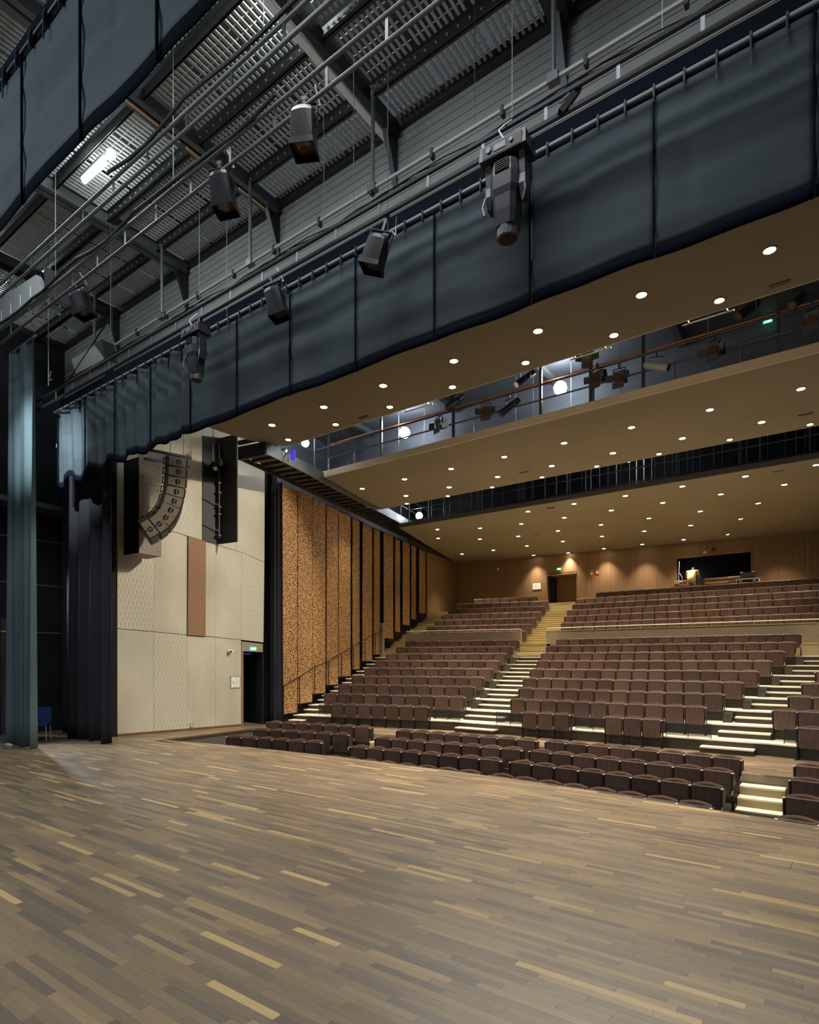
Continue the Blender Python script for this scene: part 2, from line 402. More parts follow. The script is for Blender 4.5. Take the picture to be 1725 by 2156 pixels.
# pit seating steps
pitf = struct('floor_pit')
def blockstep(P, Q, d0, d1, z, m_='riser'):      # strip in front/behind a seat line PQ
    dx, dy = Q[0] - P[0], Q[1] - P[1]; l = math.hypot(dx, dy); nx, ny = -dy / l, dx / l; ex, ey = dx / l * .0, dy / l * .0
    bb = MB(); bb.prism([(P[0] + nx * d0 - ex, P[1] + ny * d0 - ey), (Q[0] + nx * d0 + ex, Q[1] + ny * d0 + ey), (Q[0] + nx * d1 + ex, Q[1] + ny * d1 + ey), (P[0] + nx * d1 - ex, P[1] + ny * d1 - ey)], -1.3, z)
    bb.build('row_platform', m_, pitf)
b = MB(); b.prism([(-15.6, 9.6), (3, 8.9), (3, 15), (-15.6, 15)], -1.35, -1.25); b.build('pit_slab', 'riser', pitf)

# ---- raised seating: geometry of rows
def rowY(k): return (30 + 1.9 * k) * 0.5
CLX = {1: -7.50, 2: -8.33, 3: -8.51, 4: -8.79, 5: -8.97, 6: -9.12, 7: -9.36, 8: -9.55, 9: -9.49}
CRX = {1: -3.64, 2: -2.78, 3: -2.49, 4: -2.14, 5: -1.87, 6: -1.61, 7: -1.34, 8: -1.10, 9: -1.00}
LRX = {1: -10.0, 2: -10.01, 3: -10.19, 4: -10.36, 5: -10.50, 6: -10.71, 7: -10.88, 8: -11.06, 9: -11.23}
RLX = {1: -0.76, 2: -1.30, 3: -1.03, 4: -0.78, 5: -0.51, 6: -0.3, 7: -0.1, 8: 0.1, 9: 0.3}
A14 = math.radians(14); DL = (-math.cos(A14), -math.sin(A14)); DR = (math.cos(A14), -math.sin(A14))
WALL = [(-15.62, 13.4), (-15.77, 14.13), (-16.15, 15.93), (-16.85, 18.87), (-17.58, 21.82), (-18.85, 27.72), (-19.51, 32.0)]
def wallX(y):
    for a, c in zip(WALL, WALL[1:]):
        if a[1] <= y <= c[1]: return a[0] + (c[0] - a[0]) * (y - a[1]) / (c[1] - a[1])
    return WALL[0][0] if y < WALL[0][1] else WALL[-1][0]
def poly_front(k, off, U=False):           # front polyline of platform k, offset off metres toward the stage
    if not U: Yk = rowY(k); L, R = LRX[k], RLX[k]
    else: Yk = (49.2 + 2 * k) * .5; L = -11.36 - .2 * k; R = 1.0
    y0 = Yk - off
    left = (L, y0 + 0.02); far_ = (L + DL[0] * 6.8, y0 + DL[1] * 6.8 + .02); wx = wallX(far_[1])
    t = (L - wx) / -DL[0] if False else (wx - L) / DL[0]
    far_ = (L + DL[0] * t, y0 + DL[1] * t)
    cl = L + 1.55; cr = R - 1.4
    rt = (R + DR[0] * 4, y0 + DR[1] * 4)
    return [far_, (L, y0), (cl, y0), (cr, y0), (R, y0), rt]
raised = struct('floor_raised_seating')
def platform(k, z, off, U=False, zb=-.1, mtop='tread', mside='riser', nxt=1.9):
    P = poly_front(k, off, U)
    Q = [(p[0], p[1] + nxt) for p in P]
    b = MB(); n = len(P)
    for i in range(n - 1):
        a, c, d, e = P[i], P[i + 1], Q[i + 1], Q[i]
        b.hexa([(a[0], a[1], zb), (c[0], c[1], zb), (d[0], d[1], zb), (e[0], e[1], zb)], [(a[0], a[1], z - .03), (c[0], c[1], z - .03), (d[0], d[1], z - .03), (e[0], e[1], z - .03)], 0)
        b.hexa([(a[0], a[1] - .02, z - .03), (c[0], c[1] - .02, z - .03), (d[0], d[1], z - .03), (e[0], e[1], z - .03)], [(a[0], a[1] - .02, z), (c[0], c[1] - .02, z), (d[0], d[1], z), (e[0], e[1], z)], 1)
    return b.build('row_platform', [mside, mtop], raised)
for k in range(2, 10): platform(k, .3 * (k - 1), .66, zb=max(0.0, .3 * (k - 1) - .7))
# upper tier
def UY(k): return (49.2 + 2 * k) * .5
def UZ(k): return 3.92 - .71 + (k - 1) * .365
for k in range(0, 7): platform(k, UZ(k), .62, True, zb=UZ(k) - .8, mtop='tread_up', mside='riser_beige', nxt=1.4)
b = MB(); b.prism([(-19.2, 29.6), (2.5, 30.3), (2.5, 33.6), (-19.5, 33.6)], 4.5, UZ(6) + .1); b.build('landing', 'riser_beige', raised)
# aisle steps: (centre line by row, half steps)
def step_box(b, xa, ya, xb, yb, depth, z0, z1, mi_side=0, mi_top=1):
    dx, dy = xb - xa, yb - ya; l = math.hypot(dx, dy); nx, ny = -dy / l * depth, dx / l * depth
    b.hexa([(xa, ya, z0), (xb, yb, z0), (xb + nx, yb + ny, z0), (xa + nx, ya + ny, z0)], [(xa, ya, z1 - .035), (xb, yb, z1 - .035), (xb + nx, yb + ny, z1 - .035), (xa + nx, ya + ny, z1 - .035)], mi_side)
    b.hexa([(xa - .0, ya - .025, z1 - .035), (xb, yb - .025, z1 - .035), (xb + nx, yb + ny, z1 - .035), (xa + nx, ya + ny, z1 - .035)], [(xa, ya - .025, z1), (xb, yb - .025, z1), (xb + nx, yb + ny, z1), (xa + nx, ya + ny, z1)], mi_top)
def aisle(name, ends, U=False):
    st = struct(name)
    for i, (xa, ya, xb, yb, z) in enumerate(ends):
        b = MB(); step_box(b, xa, ya, xb, yb, .45, z - (.16 if i else z), z); b.build('step', ['riser', 'tread'] if not U else ['riser_beige', 'tread_up'], st)
    return st
E1 = []; E2 = []; E3 = []
A2L = [958, 966, 980, 987.5, 1001, 1007, 1020, 1025, 1037, 1042, 1053, 1057.7, 1067, 1072, 1081, 1085]
A2R = [1039, 1043, 1058, 1064, 1074, 1082, 1084, 1092, 1102, 1104, 1116, 1116, 1128, 1130, 1140, 1143]
A3L = [1473.7, 1486, 1512.5, 1523, 1547.6, 1558, 1580.6, 1589, 1611, 1620, 1639.4, 1648, 1665.9, 1674, 1691, 1698]
A3R = [1588, 1590, 1623, 1624, 1640, 1645, 1665, 1670, 1692, 1696, 1720, 1724, 1745, 1750, 1770, 1775]
for k in range(2, 10):
    y = rowY(k) - .66
    # left wall aisle (turned with the left block)
    L = LRX[k]; s0 = (L + DL[0] * 5.42, y + DL[1] * 5.42)
    wx = wallX(s0[1] - .2) + .1; t = (wx - L) / DL[0]; s1 = (L + DL[0] * t, y + DL[1] * t)
    E1.append((s1[0], s1[1] - .32, s0[0], s0[1] - .32, .3 * (k - 1) - .15)); E1.append((s1[0], s1[1] - .012, s0[0], s0[1] - .012, .3 * (k - 1) + .006))
    for EE, lf, rt in ((E2, A2L, A2R), (E3, A3L, A3R)):
        for j, (yy, zz) in enumerate(((y - .32, .3 * (k - 1) - .15), (y - .012, .3 * (k - 1) + .006))):
            q = (k - 2) * 2 + j; EE.append((atY(lf[q], 0, yy).x, yy, atY(rt[q], 0, yy).x, yy, zz))
aisle('floor_left_aisle_steps', E1); aisle('floor_centre_aisle_steps', E2); aisle('floor_right_aisle_steps', E3)
# upper aisles: three risers per row
U1, U2 = [], []
for k in range(0, 7):
    for j in range(2):
        z = UZ(k) - .12 * (2 - j); y = UY(k) - .62 - .27 * (2 - j)
        L = -11.36 - .2 * k
        U2.append((L + .12, y, L + 1.40, y, z))
        s0 = (L + DL[0] * 5.3, y + DL[1] * 5.3); wx = wallX(max(s0[1] - .2, 13.5)) + .08; t = (wx - L) / DL[0]
        U1.append((L + DL[0] * t, y + DL[1] * t, s0[0], s0[1], z))
for j in range(3):   # crossing between lower and upper tier
    z = 2.4 + .2 * (j + 1); y = rowY(9) + .30 + j * .1
    U2.insert(j, (-11.35, y, -9.98, y, z))
aisle('floor_upper_centre_aisle_steps', U2, True); aisle('floor_upper_left_aisle_steps', U1, True)

# ---- parapets in front of the upper tier
par = struct('wall_parapet')
b = MB(); b.box(-10.16, -0.53, 24.05, 24.17, 1.9, 3.50); b.build('parapet_panel', 'parapet', par)
b = MB(); b.box(-10.16, -0.53, 24.03, 24.19, 3.50, 3.53); b.build('parapet_cap', 'riser_beige', par)
b = MB(); b.box(-0.53, 3, 23.9, 24.17, 0.4, 3.5); b.build('parapet_return', 'parapet', par)
pL = onwall(857.5, 1331, (-11.3, 24.05), (-11.3 + DL[0], 24.05 + DL[1])); 
PA, PB = (-11.36, 24.05), (-11.36 + DL[0] * 5.5, 24.05 + DL[1] * 5.5)
b = MB(); b.hexa([(PB[0], PB[1], 1.9), (PA[0], PA[1], 1.9), (PA[0], PA[1] + .12, 1.9), (PB[0], PB[1] + .12, 1.9)], [(PB[0], PB[1], 3.52), (PA[0], PA[1], 3.52), (PA[0], PA[1] + .12, 3.52), (PB[0], PB[1] + .12, 3.52)]); b.build('parapet_panel', 'parapet', par)
for nm, p, q, lab in (('handrail', (-10.1, 24.1), (-0.5, 24.1), 'slim chrome handrail along the long parapet of the centre upper tier'), ('handrail', (PB[0], PB[1] + .05), (PA[0], PA[1] + .05), 'slim chrome handrail on the short parapet of the left upper tier')):
    t = thing(nm, (p[0], p[1], 3.52), lab, 'handrail')
    b = MB(); b.tube((0, 0, .12), (q[0] - p[0], q[1] - p[1], .12), .018, 8); b.build('rail', 'chrome', t)
    for i in range(6):
        f = i / 5; b = MB(); x, y = (q[0] - p[0]) * f, (q[1] - p[1]) * f; b.tube((x, y, 0), (x, y, .12), .01, 5); b.build('post', 'chrome', t)

# ---- concrete side wall of the stage (panels with recessed joints)
WP, WQ = (-17.29, 9.07), (-16.45, 13.9)
cw = struct('wall_left')
b = MB(); nrm = Vector((-(WQ[1] - WP[1]), WQ[0] - WP[0], 0)).normalized()   # pointing away (into wall)
def wp(u, v): return onwall(u, v, WP, WQ)
def wall_piece(pix, m_, name='concrete_panel', back=0.10, proud=0.0, inset=0.010, parent=cw, P=None):
    pts = [onwall(u, v, *(P or (WP, WQ))) for u, v in pix]; c = sum(pts, Vector()) / len(pts)
    pts = [p + (c - p).normalized() * inset for p in pts]
    if P: nn = Vector((-(P[1][1] - P[0][1]), P[1][0] - P[0][0], 0)).normalized()
    else: nn = nrm
    if nn.x > 0: nn = -nn
    fr = [p - nn * proud for p in pts]; bk = [p + nn * back for p in pts]
    n_ = len(pts); bb = MB(); bb.poly(fr + bk, [tuple(range(n_)), tuple(reversed(range(n_, 2 * n_)))] + [(i, (i + 1) % n_, n_ + (i + 1) % n_, n_ + i) for i in range(n_)])
    return bb.build(name, m_, parent)
a0, a1 = wp(247, 1551), wp(508, 1529)
WM = (a1.x, a1.y)
b.hexa([(WP[0] - .05 , WP[1] - .0, 0), (WM[0] - .05, WM[1], 0), (WM[0] - .4, WM[1], 0), (WP[0] - .4, WP[1], 0)], [(WP[0] - .05, WP[1], 8.8), (WM[0] - .05, WM[1], 8.8), (WM[0] - .4, WM[1], 8.8), (WP[0] - .4, WP[1], 8.8)])
b.hexa([(WM[0] - .05, WM[1], a1.z + 3.0), (WQ[0] - .05, WQ[1], a1.z + 3.0), (WQ[0] - .4, WQ[1], a1.z + 3.0), (WM[0] - .4, WM[1], a1.z + 3.0)], [(WM[0] - .05, WM[1], 8.8), (WQ[0] - .05, WQ[1], 8.8), (WQ[0] - .4, WQ[1], 8.8), (WM[0] - .4, WM[1], 8.8)])
b.build('wall_core', 'wood_trim', cw)
rows_ = [((247, 1323.3), (323.5, 1330), (323.5, 1542), (247, 1549), 'concrete'), ((323.5, 1330), (395, 1337), (395, 1535.5), (323.5, 1542), 'concrete_diamond'),
         ((395, 1337), (454, 1341.6), (454, 1530.5), (395, 1535.5), 'concrete'), ((454, 1341.6), (508, 1347.5), (508, 1526), (454, 1530.5), 'concrete'),
         ((247, 1085), (327, 1108), (323.5, 1330), (247, 1323.3), 'concrete_diamond'), ((327, 1108), (395, 1129), (395, 1337), (323.5, 1330), 'concrete'),
         ((432, 1140), (455, 1147), (454, 1341.6), (432, 1339.6), 'concrete'), ((455, 1147), (509, 1163), (508, 1347.5), (454, 1341.6), 'concrete'),
         ((509, 1163), (557, 1184), (555, 1353), (508, 1347.5), 'concrete_diamond'),
         ((247, 820), (300, 820), (300, 1100), (247, 1085), 'concrete'), ((300, 820), (345, 820), (345, 1113.5), (300, 1100), 'concrete'),
         ((345, 820), (396, 820), (396, 1129), (345, 1113.5), 'concrete_diamond'), ((396, 820), (426, 820), (426, 1138), (396, 1129), 'concrete'),
         ((426, 1138), (498, 1159.6), (498, 1100), (426, 1082), 'concrete'),
         ((498, 820), (513, 820), (513, 1165), (498, 1159.6), 'concrete'), ((513, 820), (558, 820), (557, 1184), (513, 1165), 'concrete'),
         ((426, 820), (498, 820), (498, 925), (426, 918), 'concrete')]
for r in rows_: wall_piece(r[:4], r[4])
wall_piece([(395.5, 1130), (432, 1140.5), (431.5, 1339.6), (394.5, 1337)], 'copper_relief', 'relief_panel', 0.08, 0.06, 0.0).name = 'relief_panel'
wall_piece([(508.5, 1350), (554, 1355.5), (554, 1373.5), (508.5, 1371)], 'parapet', 'door_head', 0.1, 0.0)
b = MB(); q0, q1 = wp(247, 1551), wp(508, 1529); b.beam((q0.x + .012, q0.y, .035), (q1.x + .012, q1.y, .035), .015, .035); b.build('baseboard', 'wood_trim', cw)
# dark edge reveal of the wall end
b = MB(); b.box(-17.7, -17.30, 8.95, 9.06, 0, 10.9); b.build('wall_edge', 'dark_wall', cw)
# stage door
dr = struct('door_1')
q0, q1, q2 = wp(508.5, 1371), wp(554, 1373), wp(554, 1526)
b = MB()
b.hexa([(q0.x, q0.y, 0), (q0.x + .03, q0.y + .06, 0), (q0.x - .35, q0.y + .1, 0), (q0.x - .38, q0.y, 0)], [(q0.x, q0.y, q0.z), (q0.x + .03, q0.y + .06, q0.z), (q0.x - .35, q0.y + .1, q0.z), (q0.x - .38, q0.y, q0.z)])
b.build('jamb', 'wood_wall', dr)
b = MB(); b.box(q1.x - 1.6, q1.x - 1.5, q0.y - .5, q1.y + .8, 0, 3.2); b.build('lobby_wall', 'dark_wall', dr)
b = MB(); b.box(q1.x - 1.6, q1.x - .1, q1.y + .05, q1.y + .15, 0, 3.2); b.build('lobby_side', 'dark_wall', dr)
b = MB(); b.hexa([(q0.x - .05, q0.y + .02, 0), (q0.x - .55, q0.y + .55, 0), (q0.x - .58, q0.y + .52, 0), (q0.x - .09, q0.y, 0)], [(q0.x - .05, q0.y + .02, 2.3), (q0.x - .55, q0.y + .55, 2.3), (q0.x - .58, q0.y + .52, 2.3), (q0.x - .09, q0.y, 2.3)]); b.build('door_leaf', 'black', dr)
b = MB(); b.box(q0.x - 1.6, q0.x - .06, q0.y - .3, q1.y + .1, q1.z - .02, q1.z + .1); b.build('lobby_ceiling', 'dark_wall', dr)
b = MB(); b.box(q1.x - .35, q1.x - .05, q1.y, q1.y + 1.2, 0, 10.9); b.build('pier', 'dark_wall', dr)
# blue work lamp spilling at the door head
b = MB(); b.box(q0.x - .5, q0.x - .12, q0.y + .12, q1.y - .3, q1.z - .075, q1.z - .045); b.build('blue_lamp', 'blue_light', dr)

# ---- perforated panel wall of the house (13 panels + plain veneer)
hw = struct('wall_house_left')
def wy(u, v):
    for a, c in zip(WALL, WALL[1:]):
        p = onwall(u, v, a, c)
        if a[1] - .02 <= p.y <= c[1] + .02: return p
    return onwall(u, v, WALL[-2], WALL[-1])
b = MB()
for a, c in zip(WALL[1:], WALL[2:]):
    b.hexa([(a[0] - .25, a[1], -.1), (c[0] - .25, c[1], -.1), (c[0] - .5, c[1], -.1), (a[0] - .5, a[1], -.1)], [(a[0] - .25, a[1], 10.9), (c[0] - .25, c[1], 10.9), (c[0] - .5, c[1], 10.9), (a[0] - .5, a[1], 10.9)])
b.build('wall_core', 'void_wall', hw)
b = MB()
for a, c in zip(WALL[1:], WALL[2:-1]):
    b.hexa([(a[0] - .16, a[1], 0), (c[0] - .16, c[1], 0), (c[0] - .24, c[1], 0), (a[0] - .24, a[1], 0)], [(a[0] - .16, a[1], 8.5), (c[0] - .16, c[1], 8.5), (c[0] - .24, c[1], 8.5), (a[0] - .24, a[1], 8.5)])
b.build('backing', 'black', hw)
PX = [(589, 624, 1018, 1502), (625.5, 656, 1033, 1480), (657.5, 684, 1049, 1460), (686, 711, 1064, 1442), (713, 738, 1077, 1424), (741, 761, 1090, 1409), (763.6, 784, 1101, 1392), (786, 804, 1112, 1378),
      (808, 829, 1122, 1344), (831, 847, 1133, 1330), (848, 864.5, 1140, 1316), (865.5, 881, 1148, 1304), (882.5, 898, 1156, 1291)]
for i, (u0, u1, vt, vb) in enumerate(PX):
    u1 -= 1.2 + .25 * i
    p, q = wy(u0, vt), wy(u1, vt); zt = p.z; zb = wy((u0 + u1) / 2, vb).z
    d = (q - p); d.z = 0; d.normalize(); n_ = Vector((d.y, -d.x, 0))
    if n_.x < 0: n_ = -n_
    ang = .045 * ((-1) ** i if i > 4 else 1)
    bb = MB(); th = .04; p2 = p + n_ * (.02 + .03 * (i % 2)); q2 = q + n_ * (.02 + ang)
    bb.hexa([(p2.x, p2.y, zb), (q2.x, q2.y, zb), (q2.x - n_.x * th, q2.y - n_.y * th, zb), (p2.x - n_.x * th, p2.y - n_.y * th, zb)],
            [(p2.x, p2.y, zt), (q2.x, q2.y, zt), (q2.x - n_.x * th, q2.y - n_.y * th, zt), (p2.x - n_.x * th, p2.y - n_.y * th, zt)])
    bb.build('perforated_panel', 'perf', hw)
p, q = wy(899.5, 1170), wy(961, 1184); b = MB(); b.hexa([(p.x, p.y, 4.0), (q.x, q.y, 4.0), (q.x - .1, q.y, 4.0), (p.x - .1, p.y, 4.0)], [(p.x, p.y, 8.4), (q.x, q.y, 8.4), (q.x - .1, q.y, 8.4), (p.x - .1, p.y, 8.4)])
b.build('veneer_panel', 'wood_wall', hw)

# ---- back wall of the house
bw = struct('wall_back')
YB = 32.0
def bpan(x0, x1, z0, z1, y=YB, d=.1, name='veneer_panel', m_='wood_wall'):
    bb = MB(); bb.box(x0, x1, y, y + d, z0, z1); return bb.build(name, m_, bw)
xs = [-19.6, -18.0, -16.4, -14.9, -13.54]
for a, c in zip(xs, xs[1:]): bpan(a + .004, c - .004, 4.8, 8.6)
bpan(-13.54, -11.76, 7.10, 8.6)
xs = [-11.76, -11.16, -10.5, -9.9, -8.6, -7.5, -6.6]
for a, c in zip(xs, xs[1:]): bpan(a + .004, c - .004, 4.8, 8.6)
bpan(-6.6, -3.3, 7.42, 8.6); bpan(-6.6, -3.3, 4.8, 6.25)
xs = [-3.3, -2.2, -1.1, 0, 1.2, 3]
for a, c in zip(xs, xs[1:]): bpan(a + .004, c - .004, 4.8, 8.6)
dd = struct('door_2')
b = MB(); b.box(-13.5, -13.4, YB + .1, YB + 1.3, 5.3, 7.1); b.build('door_leaf', 'black', dd)
b = MB(); b.box(-13.45, -11.76, YB + 1.25, YB + 1.3, 5.2, 7.15); b.build('recess_panel', 'wood_wall', dd)
b = MB(); b.box(-13.54, -13.46, YB - .04, YB + .1, 5.3, 7.1); b.box(-13.54, -11.76, YB - .04, YB + .1, 7.08, 7.16); b.build('door_frame', 'wood_wall', dd)
b = MB(); b.box(-13.5, -11.76, YB, YB + 1.3, 7.12, 7.2); b.build('recess_ceiling', 'wood_wall', dd)
b = MB(); b.box(-11.78, -11.7, YB + .1, YB + 1.3, 5.2, 7.15); b.build('recess_side', 'wood_wall', dd)
b = MB(); b.box(-13.5, -11.76, YB - .3, YB + 1.3, 5.1, 5.5); b.build('landing', 'tread_up', dd)
wn = struct('window_1')
b = MB(); b.box(-6.6, -3.3, YB - .03, YB + .2, 7.40, 7.47); b.box(-6.6, -3.3, YB - .06, YB + .3, 6.20, 6.27); b.box(-6.64, -6.58, YB - .03, YB + .1, 6.2, 7.45); b.box(-3.32, -3.26, YB - .03, YB + .1, 6.2, 7.45); b.build('window_frame', 'wood_wall', wn)
b = MB(); b.box(-6.9, -3.0, YB + 1.6, YB + 1.7, 5.5, 8); b.box(-6.9, -6.8, YB + .1, YB + 1.7, 5.5, 8); b.box(-3.1, -3.0, YB + .1, YB + 1.7, 5.5, 8); b.box(-6.9, -3, YB + .1, YB + 1.7, 7.6, 7.7); b.box(-6.9, -3, YB + .1, YB + 1.7, 5.4, 5.5); b.build('booth_interior', 'dark_wall', wn)

# ---- acoustic ceiling panels over the house
CE = {}
def cpanel(name, pts, z, th, fas):
    c_ = struct(name); bb = MB(); bb.prism(pts, z, (lambda p: z(p) + th) if callable(z) else z + th); bb.build('soffit', 'ceil_panel', c_); CE[name] = c_
    return c_
CZ1 = lambda p: 8.85; CZ2 = lambda p: 8.70 - (p[1] - 15.1) * .012; CZ3 = lambda p: 8.30 - (p[1] - 21.55) / 10.45 * (-.08 + .37 * (p[0] + 19.5) / 18.8)
c1 = cpanel('ceiling_1', [(-14.42, 9.25), (3, 9.25), (3, 12.43), (-12.8, 12.53), (-13.4, 12.54), (-13.8, 12.46), (-14.05, 12.15), (-14.22, 11.72), (-14.35, 11.2), (-14.42, 10.6)], CZ1, .14, 0)
c2 = cpanel('ceiling_2', [(-14.93, 15.09), (3, 15.05), (3, 19.6), (-16.42, 19.57)], CZ2, .12, 0)
c3 = struct('ceiling_3'); b = MB()
for i in range(12):
    for j in range(8):
        def cp(i_, j_):
            y_ = 21.55 + 10.5 * j_ / 8; xl_ = -16.19 - 3.3 * (j_ / 8); x_ = xl_ + (3 - xl_) * i_ / 12; return (x_, y_, CZ3((x_, y_)))
        q = [cp(i, j), cp(i + 1, j), cp(i + 1, j + 1), cp(i, j + 1)]; b.hexa(q, [(x_, y_, z_ + .12) for x_, y_, z_ in q])
b.build('soffit', 'ceil_panel', c3)
b = MB(); b.hexa([(-14.95, 15.05, 8.69), (3, 15.01, 8.69), (3, 15.05, 8.69), (-14.95, 15.09, 8.69)], [(-14.95, 15.05, 8.90), (3, 15.01, 8.90), (3, 15.05, 8.90), (-14.95, 15.09, 8.90)]); b.build('fascia', 'fascia', c2)
b = MB(); b.hexa([(-16.2, 21.5, 8.29), (3, 21.47, 8.29), (3, 21.52, 8.29), (-16.2, 21.56, 8.29)], [(-16.2, 21.5, 8.48), (3, 21.47, 8.48), (3, 21.52, 8.48), (-16.2, 21.56, 8.48)]); b.build('fascia', 'fascia_grey', c3)
b = MB(); b.hexa([(-13.2, 12.51, 8.845), (3, 12.41, 8.845), (3, 12.44, 8.845), (-13.2, 12.54, 8.845)], [(-13.2, 12.51, 9.0), (3, 12.41, 9.0), (3, 12.44, 9.0), (-13.2, 12.54, 9.0)]); b.build('fascia', 'fascia', c1)
for (u, v, zz, c_) in [(766, 878, 8.85, c1), (1643, 597, 8.85, c1), (1697, 872, 8.66, c2), (1104, 994, 8.66, c2), (1160, 1069.7, 8.28, c3), (1641, 992, 8.29, c3), (1131, 1124.5, 8.27, c3)]:
    p = atZ(u, v, zz); bb = MB(); bb.box(p.x - .16, p.x + .16, p.y - .05, p.y + .05, zz - .012, zz + .005); bb.build('ceiling_slot', 'black', c_)
# dark void above the panels
vo = struct('ceiling_void')
b = MB(); b.box(-20, 3, 9.1, 33.6, 10.9, 11.1); b.build('roof', 'void_wall', vo)
b = MB(); b.box(-20, 3, 17.35, 17.5, 8.9, 10.9); b.build('bulkhead', 'void_wall', vo)
b = MB(); b.box(-20, 3, 25.5, 25.6, 8.6, 10.9); b.build('bulkhead', 'dark_wall', vo)
for x in (-14.2, -10.6, -7.0, -3.4): 
    b = MB(); b.box(x - .08, x + .08, 12.0, 17.3, 10.72, 10.9); b.build('roof_beam', 'steel_mid', vo)

# ---- stage house: proscenium upper wall, side wall, grid deck
pw = struct('wall_proscenium')
b = MB(); z = 8.95
while z < 12.45:
    b.hexa([(-20.4, 9.0, z), (3, 9.0, z), (3, 9.08, z), (-20.4, 9.08, z)], [(-20.4, 9.004, z + .135), (3, 9.004, z + .135), (3, 9.08, z + .135), (-20.4, 9.08, z + .135)])
    b.hexa([(-20.4, 9.014, z + .135), (3, 9.014, z + .135), (3, 9.08, z + .135), (-20.4, 9.08, z + .135)], [(-20.4, 9.014, z + .155), (3, 9.014, z + .155), (3, 9.08, z + .155), (-20.4, 9.08, z + .155)])
    z += .155
b.build('ribbed_cladding', 'cladding', pw)
b = MB(); b.box(-20.4, 3, 8.9, 9.1, 12.3, 12.55); b.build('edge_beam', 'steel_dark', pw)
sw = struct('wall_stage_left')
b = MB(); b.box(-21.0, -20.4, -3, 9.1, 0, 13.4); b.build('wall_core', 'dark_wall', sw)
b = MB(); b.box(-20.4, -17.7, 8.95, 9.1, 0, 9.2); b.build('wing_wall', 'dark_wall', sw)
for zz in (3.1, 4.6, 6.0, 7.2):
    b = MB(); b.box(-20.4, -20.36, -3, 9.0, zz, zz + .05); b.build('wall_rail', 'steel_mid', sw)
b = MB(); b.box(-20.4, -19.6, -3, 9.0, 6.9, 7.05); b.build('side_gallery', 'steel_mid', sw)
gd = struct('ceiling_grid')
XB = [-20.35, -17.0, -13.6, -10.15, -6.85, -3.5, -0.2, 3.1]
YS = [9.0, 8.1, 6.9, 5.75, 4.6, 3.4, 2.2, 1.0]
pan = MB()
nsl = 12; pw_ = (XB[2] - XB[1]) / 3
def grating_mesh(wx, wy_):
    m_ = MB(); n_ = max(2, int(wx / .10))
    for i in range(n_):
        x = -wx / 2 + (i + .5) * wx / n_; m_.box(x - .023, x + .023, -wy_ / 2, wy_ / 2, -.012, .012)
    n2 = int(wy_ / .16)
    for j in range(n2):
        y_ = -wy_ / 2 + (j + .5) * wy_ / n2; m_.box(-wx / 2, wx / 2, y_ - .007, y_ + .007, .06, .075)
    return m_.mesh('grating_panel', 'grating')
cache = {}
for a, c in zip(XB, XB[1:]):
    for e, d in zip(YS, YS[1:]):
        wx = (c - a - .24) / 3 - .05; wy_ = (e - d) - .16
        key = (round(wx, 2), round(wy_, 2))
        if key not in cache: cache[key] = grating_mesh(wx, wy_)
        for i in range(3):
            x = a + .12 + (wx + .05) * (i + .5)
            put('grating_panel', cache[key], gd, (x, (e + d) / 2, 12.45))
b = MB(); b.box(-20.4, 3, -1, 9.0, 13.5, 13.6); b.build('roof_deck', 'deck', gd)
for i, x in enumerate(XB[1:-1]):
    m_ = 'beam_white' if i == 3 else ('steel_mid' if i in (1, 2) else 'steel_dark')
    for s in (-1, 1):
        b = MB(); xx = x + s * .09; b.box(xx - .035, xx + .035, .5, 8.9, 12.18, 12.42); b.box(xx - .06, xx + .06, .5, 8.9, 12.17, 12.20) if i != 3 else b.box(xx - .10, xx + .02, .5, 8.9, 12.17, 12.2)
        b.build('girder', m_ if (i != 3 or s < 0) else 'steel_dark', gd)
for y_ in YS[1:]:
    b = MB(); hw_ = .06 if y_ in (8.1, 6.9) else .025; b.box(-20.4, 3, y_ - hw_, y_ + hw_, 12.24, 12.27); b.box(-20.4, 3, y_ - .012, y_ + .012, 12.24, 12.45); b.build('purlin', 'steel_dark', gd)
    if y_ not in (8.1, 6.9): continue
    b = MB()
    x = -20
    while x < 3: b.box(x, x + .03, y_ - .085, y_ - .065, 12.27, 12.30); x += .21
    b.build('purlin_bolts', 'steel_light', gd, kind='stuff')
for x in XB[1:-1]:     # knee braces to the proscenium wall
    b = MB(); b.poly([(x - .05, 8.98, 12.3), (x - .05, 8.6, 12.3), (x - .05, 8.98, 11.3), (x + .05, 8.98, 12.3), (x + .05, 8.6, 12.3), (x + .05, 8.98, 11.3)], [(0, 1, 2), (5, 4, 3), (0, 3, 4, 1), (1, 4, 5, 2), (2, 5, 3, 0)])
    b.build('knee_brace', 'steel_dark', gd)
for (ua, va, ub, vb) in [(265.6, 210.9, 377.6, 299), (393, 311, 428, 339), (504, 397, 556, 438)]:
    p, q = atZ(ua, va, 12.13), atZ(ub, vb, 12.13); b = MB(); b.tube(p, q, .022, 6); b.build('orange_conduit', 'orange_tube', gd)
